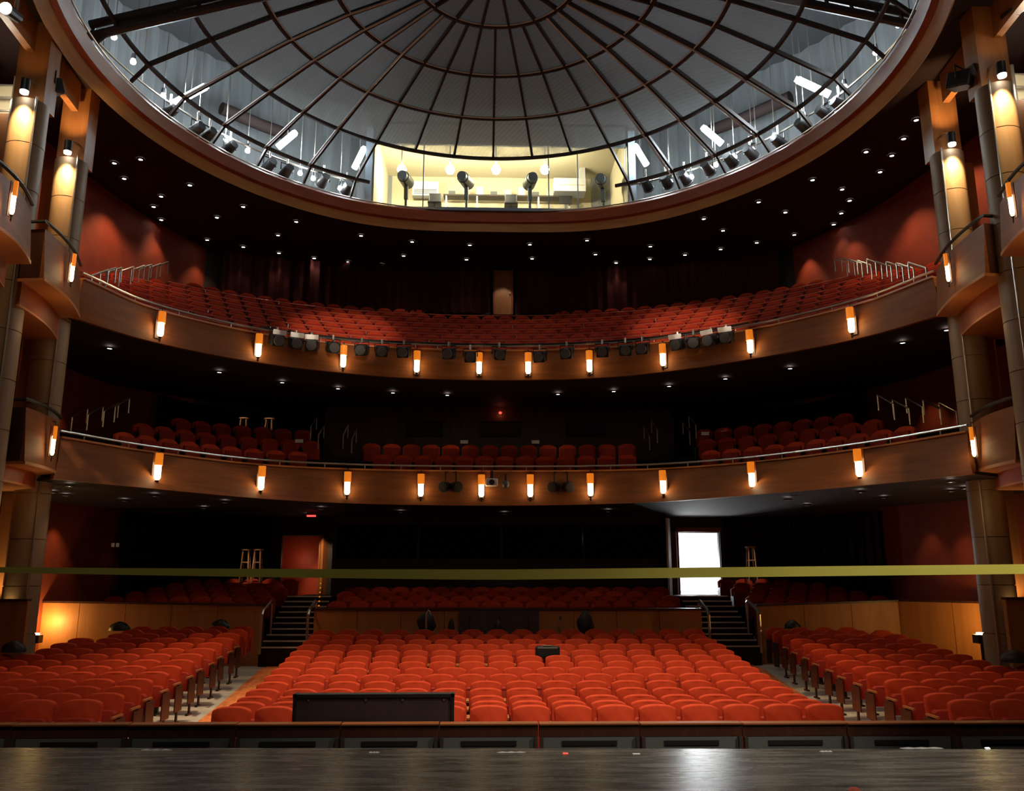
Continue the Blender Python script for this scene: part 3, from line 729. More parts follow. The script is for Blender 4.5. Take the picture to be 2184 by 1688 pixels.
# raised stalls floor (terraced) and rear aisle
PROW = [(23.85 + 0.72 * i, 0.06 + 0.118 * i) for i in range(6)]
for x0, x1, lab in ((-12.6, -6.3, 'left'), (-5.0, 5.1, 'centre'), (6.55, 12.6, 'right')):
    mb = MB(); mb.box(((x0 + x1) / 2, 23.3, -0.2), (x1 - x0, 0.4, 0.5))
    for i, (y, z) in enumerate(PROW): mb.box(((x0 + x1) / 2, y + 0.02, z / 2 - 0.3), (x1 - x0, 0.72, z + 0.6))
    mb.box(((x0 + x1) / 2, 28.2, 0.3), (x1 - x0, 1.0, 1.5))
    struct(mb.build('floor', 'carpet_dark'), f'dark terraced floor of the {lab} raised stalls', 'floor')
def stairs(x0, x1, lab):
    root = thing('staircase', (0, 0, 0), lab, 'stairs', 'aisle steps', kind='structure')
    z = -0.24; y = 22.6; mb = MB()
    for i in range(10):
        z2 = z + 0.134; mb.box(((x0 + x1) / 2, y + 0.16 + (26 - y) / 2, (z2 - 1) / 2), (x1 - x0, 26.2 - y, z2 + 1))
        n = MB().box(((x0 + x1) / 2, y + 0.085, z2 + 0.0), (x1 - x0 - 0.04, 0.06, 0.035)); n.build('nosing', 'nosing', root)
        z = z2; y += 0.31
    mb.box(((x0 + x1) / 2, 27.2, 0.3), (x1 - x0, 2.8, 1.6)); mb.build('step_flight', 'carpet_dark', root)
stairs(-6.3, -5.0, 'dark steps with bright nosings at the end of the left aisle')
stairs(5.1, 6.55, 'dark steps with bright nosings leading up to the bright doorway')
def handrail(pts, lab, grp, r=0.03, m='steel'):
    o = thing('handrail', pts[0], lab, 'handrail', grp); b = Vector(pts[0])
    P = [Vector(p) - b for p in pts]
    MB().tube([P[0], P[1]], r, 8).build('post', m, o)
    MB().tube([P[-1], P[-2]], r, 8).build('post', m, o)
    MB().tube(P[1:-1], r * 1.15, 8).build('grip', m, o)
    return o
for x, lab in ((-6.22, 'left side of the left steps'), (-5.06, 'right side of the left steps'), (5.17, 'left side of the right steps'), (6.48, 'right side of the right steps')):
    handrail([(x, 22.45, -0.25), (x, 22.45, 0.70), (x, 22.55, 0.80), (x, 23.35, 1.02), (x, 23.45, 0.98), (x, 23.45, 0.1)], f'steel handrail on the {lab}', 'handrails at the aisle steps', 0.036)
# amber step lights up the side of the left flight
for i in range(6):
    p = at_y(684 - 2 * i * 0.4, 1245 + 9.5 * i, 25.6 - 0.45 * i)
    o = MB().cyl((0, -0.02, 0), (0, 0.02, 0), 0.02, n=8).build('step_light', 'amber', loc=p)
    tag(o, f'tiny amber step light beside the left steps, {ordn(i + 1)} from the top', 'step light', 'step lights')

# rear wall of the stalls with control room, two doorways
YR = 28.3
segs = [(-10.6, -7.15, 0.6, 3.6), (-7.15, -5.85, 2.98, 3.6), (-5.85, -5.3, 0.6, 3.6), (5.1, 5.75, 0.6, 3.6), (5.75, 7.1, 3.08, 3.6), (7.1, 10.4, 0.6, 3.6)]
mb = MB()
for a, b, c, d in segs: mb.box(((a + b) / 2, YR, (c + d) / 2), (b - a, 0.2, d - c))
struct(mb.build('wall_back', 'blackwall'), 'near-black rear wall of the stalls around the two doorways', 'wall')
ctrl = thing('control_room', (0, 0, 0), 'dark glazed control room across the back of the stalls', 'control room', kind='structure')
MB().box((-0.1, 26.95, 1.45), (10.3, 0.15, 1.5)).build('front_wall', 'blackwall', ctrl)
MB().box((-0.1, 26.95, 3.42), (10.3, 0.15, 0.36)).build('lintel', 'blackwall', ctrl)
MB().box((-5.25, 27.6, 2.1), (0.1, 1.3, 3.0)).build('side_wall', 'blackwall', ctrl)
MB().box((5.05, 27.6, 2.1), (0.1, 1.3, 3.0)).build('side_wall', 'blackwall', ctrl)
MB().box((-0.1, 28.5, 2.1), (10.3, 0.1, 3.0)).build('back_wall', 'blackwall', ctrl)
for i in range(4):
    MB().box((-3.95 + 2.57 * i, 26.95, 2.72), (2.5, 0.02, 1.06)).build('window_pane', 'glassdark', ctrl)
for i in range(5): MB().box((-5.22 + 2.57 * i, 26.93, 2.72), (0.06, 0.06, 1.06)).build('mullion', 'iron', ctrl)
for u, v, w, lab in ((1245, 1177, 0.85, 'upper pale desk edge inside the control room'), (1245, 1202, 0.85, 'lower pale desk edge inside the control room')):
    p = at_y(u, v, 27.6); o = MB().box((0, 0, 0), (w, 0.2, 0.04)).build('desk', 'white', loc=p); tag(o, lab, 'desk', 'control room desks')
light('control_glow', 'POINT', at_y(1215, 1150, 27.7), 1.2, (0.85, 0.9, 1), 0.1)

# bright doorway at right: frame, leaf, lobby beyond
d1 = thing('door_1', (5.75, YR, 1.1), 'open right-hand doorway blazing with white lobby daylight', 'door', kind='structure')
MB().box((-0.05, -0.13, 0.99), (0.1, 0.12, 2.05)).build('jamb', 'wood_red', d1)
MB().box((1.4, -0.13, 0.99), (0.06, 0.12, 2.05)).build('jamb', 'blackwall', d1)
MB().box((0.67, -0.13, 2.08), (1.5, 0.12, 0.14)).build('head', 'wood_red', d1)
lf = MB().box((-0.36, -0.34, 1.0), (0.06, 0.55, 1.98), rz=0.9).build('leaf', 'wood', d1)
MB().box((-0.50, -0.52, 0.95), (0.03, 0.03, 0.5), rz=0.9).build('pull_handle', 'steel', lf)
o = MB().box((0, 0, 0), (0.06, 0.36, 2.5), rz=-0.43).build('steel_jamb', 'white', loc=(5.12, 26.75, 2.2)); tag(o, 'pale steel jamb catching daylight left of the bright doorway', 'jamb', kind='structure')
lob = thing('lobby', (0, 0, 0), 'white lobby seen through the bright doorway', 'lobby', kind='structure')
MB().box((8.2, 33.2, 1.04), (7.5, 9.6, 0.1)).build('lobby_floor', 'white', lob)
MB().box((8.2, 33.2, 4.3), (7.5, 9.6, 0.1)).build('lobby_ceiling', 'white', lob)
MB().box((8.2, 38.0, 2.65), (7.5, 0.06, 3.2)).build('window_wall', 'daylight', lob)
MB().box((4.5, 33.2, 2.65), (0.1, 9.6, 3.2)).build('lobby_wall', 'white', lob)
MB().box((11.9, 33.2, 2.65), (0.1, 9.6, 3.2)).build('lobby_wall', 'white', lob)
l = light('lobby_daylight', 'AREA', (6.5, 31.2, 1.8), 230, (0.95, 0.98, 1.0), 0.9, (5.4, 25.5, 3.4))
light('jamb_light', 'SPOT', (7.3, 31.2, 2.4), 260, (0.9, 0.97, 1.0), 0.1, (5.12, 26.75, 2.3), 26, 0.5)  # extra spot added in the lobby to brighten the jamb
light('lobby_fill', 'POINT', (7.6, 32.0, 3.4), 140, (0.97, 0.99, 1.0), 0.4)
# red vestibule at left
d2 = thing('door_2', (-7.15, YR, 1.0), 'red-painted vestibule in the left doorway', 'door', kind='structure')
MB().box((0.65, 0.95, 0.95), (1.9, 0.08, 2.1)).build('vestibule_wall', 'redlit', d2)
MB().box((-0.2, 0.5, 0.95), (0.08, 0.9, 2.1)).build('vestibule_side', 'redlit', d2)
MB().box((1.55, 0.5, 0.95), (0.08, 0.9, 2.1)).build('vestibule_side', 'redlit', d2)
MB().box((0.65, 0.5, 2.06), (1.9, 1.0, 0.08)).build('vestibule_ceiling', 'blackwall', d2)
MB().box((1.40, -0.2, 1.0), (0.09, 0.3, 2.0), rz=-0.4).build('leaf', 'wood', d2)
MB().box((1.24, -0.13, 0.98), (0.05, 0.1, 1.95)).build('jamb', 'wood', d2)
light('vestibule_lamp', 'POINT', (-6.6, 28.7, 2.2), 3.6, (1, 0.6, 0.38), 0.08)
light('vestibule_side_lamp', 'SPOT', (-5.9, 26.6, 3.4), 160, (1, 0.6, 0.35), 0.05, (-5.75, 28.2, 2.0), 40, 0.6)  # added spot without a fixture, brightens the door leaf strip
p = at_y(664, 1101, 26.0)
o = thing('sign_lamp', p, 'small glowing red sign light hanging above the left doorway', 'sign')
MB().box((0, 0, 0), (0.26, 0.06, 0.05)).build('glow_face', 'exit', o); MB().box((0, 0.05, 0.06), (0.3, 0.05, 0.1)).build('housing', 'black', o)

# curtains: pleated lengths along the rear walls
def curtain(path, z0, z1, lab, m='curtain', per=0.34):
    p = resample(catmull(path, 8), 0.055); n = normals(p); rings = []; L = 0
    for i, (a, b) in enumerate(zip(p, n)):
        w = 0.06 * sin(2 * pi * i * 0.055 / per + 0.7 * sin(i * 0.05)); q = a + b * w
        rings.append([(q.x, q.y, z1), (q.x, q.y, z0)])
    o = MB().sweep(rings, False).build('curtain', m, smooth=True)
    return tag(o, lab, 'curtain', 'pleated rear curtains')
curtain([(-9.7, 28.15), (-8.1, 28.75), (-4.2, 29.45), (-0.45, 29.6)], 11.0, ZC - 0.02, 'dark pleated curtain left of the wood panel behind the upper balcony', 'curtain_red')
curtain([(0.5, 29.6), (4.2, 29.3), (8.0, 28.15), (9.45, 27.45)], 11.0, ZC - 0.02, 'dark pleated curtain right of the wood panel behind the upper balcony', 'curtain_red')
curtain([(-10.75, 26.2), (-9.9, 27.85), (-8.2, 28.7), (-6.3, 29.1)], 5.2, 7.2, 'black pleated curtain behind the lower balcony at left')
curtain([(6.0, 29.0), (8.0, 28.1), (9.7, 27.2), (10.8, 24.6)], 5.2, 7.2, 'black pleated curtain behind the lower balcony at right')
curtain([(-11.1, 25.4), (-10.3, 27.5), (-9.0, 28.1), (-7.4, 28.1)], 0.7, 3.56, 'black pleated curtain at the back of the stalls left of the red doorway')
curtain([(7.3, 28.1), (9.0, 28.0), (10.0, 27.0), (11.0, 24.6)], 0.7, 3.56, 'black pleated curtain at the back of the stalls right of the bright doorway')
# wood door panel at the centre of the upper rear wall
o = thing('wood_door', (0.02, 29.75, 11.0), 'plain wood door panel at the centre behind the upper balcony', 'door')
MB().box((0, 0, 0.85), (0.62, 0.06, 1.7)).build('leaf', 'wood', o)
MB().box((-0.34, 0, 0.87), (0.05, 0.09, 1.75)).build('frame', 'wood_red', o); MB().box((0.34, 0, 0.87), (0.05, 0.09, 1.75)).build('frame', 'wood_red', o)
MB().cyl((0.24, -0.1, 0.8), (0.24, -0.03, 0.8), 0.03, n=8).build('knob', 'steel', o)
light('door_wash', 'SPOT', (0.02, 28.6, ZC - 0.1), 40, WARMW, 0.05, (0.02, 29.7, 11.3), 42, 0.5)
# lower balcony rear wall with dark windows
root = thing('rear_booth', (0, 0, 0), 'dark rear wall with three black windows behind the lower balcony', 'wall', kind='structure')
MB().box((-0.1, 28.0, 6.2), (11.6, 0.15, 2.1)).build('wall_face', 'darkwood', root)
for u in (905, 1068, 1250):
    p = at_y(u, 917, 27.9); MB().box(p, (1.35 if u != 905 else 1.2, 0.06, 0.48)).build('dark_window', 'blackwall', root)
    MB().box(p + Vector((0, -0.02, 0.28)), (1.4, 0.1, 0.04)).build('window_ledge', 'darkwood', root)
p = at_y(1067, 881, 27.85); o = thing('red_lamp', p, 'single small red lamp above the middle window of the lower balcony', 'lamp')
MB().lathe([(0.001, -0.05), (0.05, -0.02), (0.05, 0.02), (0.001, 0.05)], 10).build('bulb', 'exit', o, smooth=True); MB().box((0, 0.06, 0), (0.12, 0.05, 0.12)).build('base_plate', 'darkwood', o)
light('red_lamp_glow', 'POINT', p + Vector((0, -0.2, 0)), 1.2, (1, 0.2, 0.1), 0.05)
for u in (800, 935, 1215): light('wall_wash', 'SPOT', at_y(u, 848, 27.3), 5, (1, 0.5, 0.35), 0.05, at_y(u, 900, 27.9), 50, 0.7)

# ------------------------------------------------------------------ theatre seats
def slab(mb, outline, y0, y1, lean, zref, bulge=0.0):
    n = len(outline)
    f = [(x, y0 + (z - zref) * lean - bulge * (1 - (x / 0.3) ** 2), z) for x, z in outline]
    b = [(x, y1 + (z - zref) * lean, z) for x, z in outline]
    mb.add(f + b, [tuple(range(n)), tuple(range(2 * n - 1, n - 1, -1))] + [(i, n + i, n + (i + 1) % n, (i + 1) % n) for i in range(n)])
def back_outline(w, z0, zs, zt, na=8):
    o = [(-w, z0), (w, z0), (w * 1.01, zs - 0.04)]
    for i in range(na + 1):
        t = i / na; x = w * 0.985 * (1 - 2 * t); o.append((x, zs + (zt - zs) * (1 - abs(1 - 2 * t) ** 3.2)))
    return o + [(-w * 1.01, zs - 0.04)]
def make_seat(lab, grp):
    t = thing('theatre_seat', (0, 0, 0), lab, 'theatre seat', grp)
    mb = MB(); slab(mb, back_outline(0.264, 0.40, 0.905, 0.95), 0.10, 0.20, 0.16, 0.4, 0.015); mb.build('backrest', 'velvet', t, smooth=True, bevel=0.018)
    mb = MB(); slab(mb, [(-0.245, 0.42), (0.245, 0.42), (0.25, 0.70), (0.21, 0.735), (0, 0.745), (-0.21, 0.735), (-0.25, 0.70)], -0.02, 0.09, 0.10, 0.4, 0.02); mb.build('seat_cushion', 'cushion', t, smooth=True, bevel=0.015)
    for s in (-1, 1):
        MB().box((s * 0.283, 0.0, 0.665), (0.036, 0.34, 0.03)).build('armrest', 'arm', t)
        MB().box((s * 0.283, 0.08, 0.34), (0.028, 0.06, 0.62)).box((s * 0.283, 0.06, 0.015), (0.05, 0.22, 0.03)).build('support', 'iron', t)
    return t
CL = [-4.25, -4.25, -4.34, -4.41, -4.44, -4.5, -4.56, -4.6, -4.65, -4.72, -4.73, -4.77, -4.79, -4.85]
CR = [4.31, 4.33, 4.39, 4.43, 4.5, 4.55, 4.6, 4.66, 4.71, 4.78, 4.82, 4.82, 4.82, 4.92]
CN = [15, 15, 15, 15, 15, 16, 15, 16, 16, 16, 17, 16, 17, 16]
LE = [-5.64, -5.63, -5.71, -5.79, -5.84, -5.86, -5.92, -5.97, -6.0, -6.04, -6.07, -6.11, -6.16, -6.2]
RE = [5.72, 5.74, 5.8, 5.86, 5.92, 5.97, 6.02, 6.07, 6.12, 6.17, 6.22, 6.27, 6.32, 6.37]
seats = []
for k in range(14):
    y = ROWY[k]; row = ordn(k + 1); p = (CR[k] - CL[k]) / CN[k]
    for i in range(CN[k]):
        x = CL[k] + p * (i + 0.5); u = proj(x, y, CTOP[k])[0]
        if k < 2 and 628 + 42 < u < 968 - 42: continue            # hidden behind the black case
        seats.append((y, x, CTOP[k] - SEATH, p, 0, f'red velvet theatre seat {ordn(i + 1)} from left aisle in the {row} row, centre block', 0))
    for s, E_, nm in ((-1, LE, 'left'), (1, RE, 'right')):
        i = 0; x = E_[k] + s * 0.3 + s * (0.0 if k % 2 == 0 else 0.03)
        while True:
            u = proj(x, y, STOP[k])[0]
            if not (-42 < u < 2226) or not inside(x, y): break
            if k >= 9 and (u < 82 or u > 2100): break
            if k >= 8 and (x < -9.4 or x > 9.25): break
            if y > 16.0 and x > 9.1: break
            if y > 20.0 and x > 10.0: break
            z = STOP[k] - SEATH - (0.05 if s > 0 else 0)
            seats.append((y, x, z, 0.6, 0, f'red velvet theatre seat {ordn(i + 1)} from the aisle in the {row} row, {nm} block', s if i == 0 else 0))
            x += s * 0.605; i += 1
seats.sort(key=lambda q: q[0])
proto = None; far = []
for n, (y, x, z, p, rz, lab, end) in enumerate(seats):
    if n < 300:
        if proto is None:
            proto = make_seat(lab, 'theatre seats in the stalls'); proto.location = (x, y, z); proto.scale = (p / 0.6, 1, 1); r = proto
            dup_src = proto; KIDS[proto.name] = [(c, []) for c in proto.children]
        else:
            r = dup(proto, (x, y, z), 0, lab, scale=(p / 0.6, 1, 1))
        if end:
            MB().box((-end * 0.312, 0.04, 0.42), (0.02, 0.34, 0.42)).build('end_panel', 'darkwood', r)
    else: far.append((x, y, z, p, 0))
def rowseats(path, d, z, pitch, lim=None, phase=0.0):
    q = resample(offset(path, d), pitch * 0.5); n = normals(q)
    for i in range(1, len(q), 2):
        a = q[i]
        if not inside(a.x, a.y) or (abs(a.x) > 9.0 and a.y < 19.6): continue
        if lim and not lim(a): continue
        far.append((a.x, a.y, z, pitch, atan2(-n[i].x, n[i].y)))
dense2 = catmull(B2T, 16); dense1 = catmull(B1T, 16)
for i, (d, z) in enumerate(ROWS2): rowseats(dense2, d, z, 0.58)
for i, (d, z) in enumerate(ROWS1):
    def ok(a, i=i):
        ax = abs(a.x + 0.05)
        if 4.1 < ax < 5.7: return False
        if i == 2 and ax < 5.7: return False
        return ax < 9.6
    rowseats(dense1, d, z, 0.6, ok)
for i, (y, z) in enumerate(PROW):
    x = -11.2 + 0.3 * (i % 2)
    while x < 11.5:
        if not (-6.65 < x < -4.7 or 4.85 < x < 6.85) and inside(x, y): far.append((x, y, z, 0.58, 0))
        x += 0.6
for i, (d, z) in enumerate(ROWS2[:-1]):
    q = [p for p in resample(offset(dense2, d + 0.33), 0.4) if inside(p.x, p.y) and not (abs(p.x) > 9.0 and p.y < 19.6)]
    o = thing('row_rail', (0, 0, 0), f'thin red-brown safety rail behind the {ordn(i + 1)} seat row of the upper balcony', 'rail', 'row rails of the upper balcony')
    h = z + 1.0
    MB().tube([(p.x, p.y, h) for p in q], 0.022, 6).build('rail', 'rail_red', o)
    for p in q[(3 * i) % 5::6]: MB().cyl((p.x, p.y, z + 0.36), (p.x, p.y, h), 0.011, n=6).build('rail_post', 'steel', o)
mb = MB(); ob = back_outline(0.26, 0.35, 0.87, 0.95, 4)
for x, y, z, p, rz in far:
    t = MB(); slab(t, ob, 0.10, 0.2, 0.16, 0.4); t.box((0, 0.03, 0.58), (0.46, 0.09, 0.44), mi=1); t.box((-0.28, 0.0, 0.4), (0.03, 0.3, 0.55), mi=2)
    t.m[:len(ob) + 2] = [0] * (len(ob) + 2)
    c, s = cos(rz), sin(rz); k = p / 0.6
    vs = [(x + (vx * k) * c - vy * s, y + (vx * k) * s + vy * c, z + vz) for vx, vy, vz in t.v]
    nb_ = len(mb.v); mb.v += vs; mb.f += [tuple(i + nb_ for i in f) for f in t.f]; mb.m += t.m
o = mb.build('theatre_seating', ['velvet', 'cushion', 'iron'])
tag(o, 'rows of small red theatre seats filling the balconies and back of the stalls', 'theatre seats', 'theatre seats in the stalls', 'stuff')
print('seats', len(seats), 'far', len(far))

# ------------------------------------------------------------------ sconces on the balcony fronts
def make_sconce():
    t = thing('wall_sconce', (0, 0, 0), '', 'sconce')
    MB().box((0, 0.0, 0.30), (0.15, 0.03, 0.66)).build('back_plate', 'darkwood', t)
    mb = MB(); prof = [(0.098, 0.34), (0.098, 0.62), (0.08, 0.62), (0.08, 0.34)]
    mb.lathe(prof + [prof[0]], 14, (0, -0.12, 0), a0=pi + 0.1, a1=2 * pi - 0.1); mb.build('amber_shade', 'amber', t)
    MB().lathe([(0.001, 0.0), (0.05, 0.012), (0.076, 0.06), (0.076, 0.38), (0.055, 0.42), (0.001, 0.425)], 14, (0, -0.12, 0)).build('lamp_tube', 'sconcelamp', t, smooth=True)
    MB().lathe([(0.001, -0.14), (0.03, -0.1), (0.02, -0.05), (0.05, -0.01), (0.001, 0.0)], 10, (0, -0.12, 0)).build('finial', 'iron', t, smooth=True)
    mb = MB(); mb.tube([(0, -0.12, 0.42), (0, -0.12, 0.72), (0, 0, 0.72)], 0.012, 6); mb.build('stem', 'iron', t)
    return t
sproto = make_sconce(); first = True
def put_sconce(p, n, lab, grp, sc=None):
    global first
    rz = atan2(-n.x, n.y)
    if first:
        first = False; sproto.location = p; sproto.rotation_euler = (0, 0, rz); sproto['label'] = lab; sproto['group'] = grp; return sproto
    return dup(sproto, p, rz, lab, grp, sc)
for nm, us, T, B, zb, zl in (('lower', (324, 550, 738, 896, 1027, 1131, 1261, 1421, 1612, 1844), P1T, P1B, Z1B, 3.82),
                             ('upper', (333, 546, 729, 888, 1021, 1127, 1259, 1419, 1607, 1827), P2T, P2B, Z2B, 7.34)):
    mid = [a.lerp(b, 0.6) for a, b in zip(T, B)]
    for i, u in enumerate(us):
        p, n = on_path(mid, u, zl + 0.2)
        put_sconce(Vector((p.x, p.y, zl)) - n * 0.09, n, f'glowing amber tube sconce on the {nm} balcony front, {ordn(i + 1)} from the left', f'sconces on the {nm} balcony front')
        light('sconce_glow', 'POINT', Vector((p.x, p.y, zl + 0.25)) - n * 0.34, 0.8, (1, 0.55, 0.2), 0.08)
for key, u, z, lab in (('L1', 92, 4.0, 'left side box of the lower balcony'), ('R1', 2096, 3.95, 'right side box of the lower balcony'), ('L2', 133, 7.45, 'left side box of the upper balcony'),
                       ('R2', 2041, 7.45, 'right side box of the upper balcony'), ('L3', 3, 7.5, 'nearest left side box'), ('R3', 2180, 7.5, 'nearest right side box')):
    path = boxes[key][1]
    if u > 1092: path = path[::-1]
    p, n = on_path(path, u, z + 0.2)
    n = Vector((abs(n.x), n.y, 0)) if u > 1092 else Vector((-abs(n.x), n.y, 0))
    n = Vector((0.98 if u > 1092 else -0.98, 0.2, 0)).normalized()
    put_sconce(Vector((p.x, p.y, z)) - n * 0.16, n, f'glowing amber tube sconce on the {lab}', 'sconces on the side boxes', (0.5, 0.5, 0.95))
    light('sconce_glow', 'POINT', Vector((p.x, p.y, z + 0.1)) - n * 0.5, 1.5, (1, 0.6, 0.25), 0.08)
    light('box_under_glow', 'POINT', Vector((p.x, p.y, z - 0.95)) - n * 0.25, 5, (1, 0.6, 0.25), 0.1)

# ------------------------------------------------------------------ stage lamps on the balcony rails
def make_par(white):
    t = thing('stage_lamp', (0, 0, 0), '', 'stage lamp')
    MB().box((0, -0.02, -0.22), (0.34, 0.36, 0.3), rx=0.35).build('body', 'black', t, bevel=0.03)
    MB().cyl((0, -0.25, -0.29), (0, -0.19, -0.27), 0.14, n=14).build('lens', 'grey', t)
    mb = MB(); mb.tube([(-0.2, 0, -0.2), (-0.2, 0, 0.02), (0.2, 0, 0.02), (0.2, 0, -0.2)], 0.018, 6); mb.build('yoke', 'black', t)
    MB().cyl((0, 0, 0.0), (0, 0, 0.14), 0.035, n=8).build('clamp', 'steel', t)
    if white: MB().box((0, -0.24, -0.05), (0.36, 0.13, 0.02), rx=-1.2).build('barn_door', 'paper', t)
    return t
lamps2 = [(580, 1), (622, 1), (657, 1), (705, 0), (768, 0), (812, 0), (860, 0), (957, 0), (1003, 0), (1064, 0), (1154, 0), (1210, 0), (1288, 0), (1338, 0), (1377, 0), (1453, 1), (1489, 0), (1526, 1), (1560, 1)]
pr = {}
for i, (u, w) in enumerate(lamps2):
    p, n = on_path(P2T, u, 7.85); q = Vector((p.x, p.y, 8.1 if u not in (1003, 1154) else 8.02)) - n * 0.36; rz = atan2(-n.x, n.y) + random.uniform(-0.25, 0.25)
    lab = f'black stage lamp {"with pale flap " if w else ""}hung on the upper balcony front, {ordn(i + 1)} from the left'
    if w not in pr:
        t = pr[w] = make_par(w); t.location = q; t.rotation_euler = (0, 0, rz); t['label'] = lab; t['group'] = 'stage lamps on the upper balcony front'
    else: dup(pr[w], q, rz, lab, 'stage lamps on the upper balcony front')
    if w: light('flap_light', 'SPOT', q + Vector((0, -0.9, 0.6)), 45, (1, 0.85, 0.7), 0.05, q + Vector((0, -0.2, -0.05)), 16, 0.3)  # added spot without a fixture, brightens the pale flap
a = [p - n * 0.3 for p, n in zip(P2T, normals(P2T))]
a = [p for p in a if 545 < proj(p.x, p.y, 8.2)[0] < 1605]
o = MB().tube([(p.x, p.y, 8.2) for p in a], 0.03, 8).build('lamp_bar', 'iron'); tag(o, 'black lighting bar running along the upper balcony rail', 'bar')
for i, u in enumerate((950, 972, 1183, 1210)):
    p, n = on_path(P1T, u, 4.2); q = Vector((p.x, p.y, 4.12)) - n * 0.25
    t = thing('stage_speaker', q, f'small round black speaker under the lower balcony rail, {ordn(i + 1)} from the left', 'speaker', 'speakers on the lower balcony front', rz=atan2(-n.x, n.y) + (0.4 if i % 2 else -0.4))
    MB().cyl((0, 0.12, 0), (0, -0.14, -0.04), 0.13, 0.15, 14).build('body', 'black', t, smooth=True)
    MB().cyl((0, -0.16, -0.045), (0, -0.14, -0.04), 0.12, n=14).build('grille', 'iron', t)
    MB().tube([(0, 0, 0.12), (0, 0, 0.4), (0, 0.14, 0.4)], 0.02, 6).build('bracket', 'black', t)
p, n = on_path(P1T, 1049, 4.2); t = thing('projector', Vector((p.x, p.y, 4.22)) - n * 0.28, 'white projector with black lens under the lower balcony rail', 'projector')
MB().box((0, 0, 0), (0.34, 0.3, 0.2)).build('body', 'white', t, bevel=0.03)
MB().cyl((0, -0.22, -0.01), (0, -0.14, -0.01), 0.075, n=14).build('lens', 'black', t); MB().box((0, 0.05, 0.2), (0.08, 0.08, 0.25)).build('mount', 'black', t)
p, n = on_path(P1T, 1078, 4.2); t = thing('camera_unit', Vector((p.x, p.y, 4.17)) - n * 0.26, 'dark round camera unit right of the white projector', 'camera')
MB().lathe([(0.001, -0.11), (0.08, -0.08), (0.11, 0), (0.08, 0.08), (0.001, 0.11)], 14).build('body', 'grey', t, smooth=True); MB().cyl((0, 0, 0.1), (0, 0, 0.3), 0.03, n=8).build('stem', 'black', t)

# ------------------------------------------------------------------ downlights
def downlights(pts, Z, r, where, grp, m, power=0, cone=70):
    pts = sorted(pts); proto = None; out = []
    for i, (u, v) in enumerate(pts):
        p = at_z(u, v, Z); lab = f'small round downlight in the {where}, {ordn(i + 1)} from the left'
        if proto is None:
            mb = MB(); mb.cyl((0, 0, -0.02), (0, 0, 0.0), r, n=12, mi=1)
            mb.lathe([(r, -0.03), (r + 0.045, -0.02), (r + 0.045, 0.0)], 16)
            o = proto = mb.build('downlight', ['iron', m])
            o.location = p; tag(o, lab, 'downlight', grp)
        else:
            o = proto.copy(); COL.objects.link(o); o.location = p; o['label'] = lab
        out.append(p)
    return out
UP = [(195, 272), (244, 347), (300, 339), (265, 380), (405, 394), (344, 418), (328, 440), (344, 468), (360, 492), (463, 463), (519, 440), (442, 511), (519, 526), (632, 472), (593, 501), (595, 539), (670, 550), (770, 502), (743, 558), (815, 564), (861, 545), (879, 515), (1002, 522), (995, 553), (1130, 521), (1135, 551), (1252, 512), (1270, 542), (1314, 560), (1387, 525), (1386, 552), (1461, 543), (1501, 466), (1542, 491), (1537, 531), (1618, 430), (1675, 452), (1614, 517), (1694, 500), (1733, 383), (1796, 403), (1794, 454), (1778, 478), (1812, 427), (1847, 323), (1877, 366), (1902, 331), (1927, 295), (1954, 255)]
dl = downlights(UP, ZC - 0.005, 0.055, 'dark upper ceiling', 'downlights in the upper ceiling', 'lampwhite')
for i, p in enumerate(dl):
    if i % 2 == 0: light('downlight_beam', 'SPOT', p - Vector((0, 0, 0.05)), 26, WARMW, 0.05, p - Vector((0, 0, 3)), 75, 0.7)
S2 = [(234, 742), (468, 793), (602, 815), (721, 828), (838, 837), (954, 842), (1190, 840), (1309, 834), (1427, 823), (1547, 807), (1685, 785), (1925, 730), (2019, 703)]
for p in downlights(S2, Z2B - 0.05, 0.06, 'ceiling under the upper balcony', 'downlights under the upper balcony', 'lampdim'):
    light('downlight_beam', 'SPOT', p - Vector((0, 0, 0.05)), 18, WARMW, 0.05, p - Vector((0, 0, 3)), 70, 0.8)
S1 = [(112, 1050), (140, 1056), (148, 1036), (265, 1067), (330, 1057), (435, 1083), (480, 1071), (685, 1085), (657, 1097), (855, 1092), (840, 1106), (1076, 1095), (1297, 1090), (1308, 1104), (1680, 1065), (1721, 1077), (1835, 1049), (1885, 1061), (2027, 1027), (2028, 1047), (2057, 1041)]
for p in downlights(S1, Z1B - 0.055, 0.06, 'ceiling under the lower balcony', 'downlights under the lower balcony', 'lampdim'):
    light('downlight_beam', 'SPOT', p - Vector((0, 0, 0.05)), 16, WARMW, 0.05, p - Vector((0, 0, 3)), 65, 0.8)
# scallops on the red side walls come from wall-hugging downlights
for x, y, z, pw in ((-10.9, 23.6, ZC - 0.2, 165), (-10.75, 25.8, ZC - 0.2, 52), (-9.9, 27.6, ZC - 0.2, 62), (-11.2, 21.4, ZC - 0.2, 160), (10.6, 22.2, ZC - 0.2, 165), (10.55, 24.9, ZC - 0.2, 52), (9.85, 26.7, ZC - 0.2, 62), (11.1, 19.9, ZC - 0.2, 160),
                    (-11.5, 22.0, 7.0, 70), (11.2, 20.9, 7.0, 90), (11.0, 22.4, 7.0, 30), (-11.4, 22.9, 3.4, 40), (11.1, 21.7, 3.4, 30), (11.0, 23.0, 3.4, 18)):
    light('wall_washer', 'SPOT', (x, y, z), pw, (1, 0.56, 0.28), 0.04, (x + (0.5 if x > 0 else -0.5), y + 0.2, z - 3), 100 if pw > 150 else 72, 0.8)

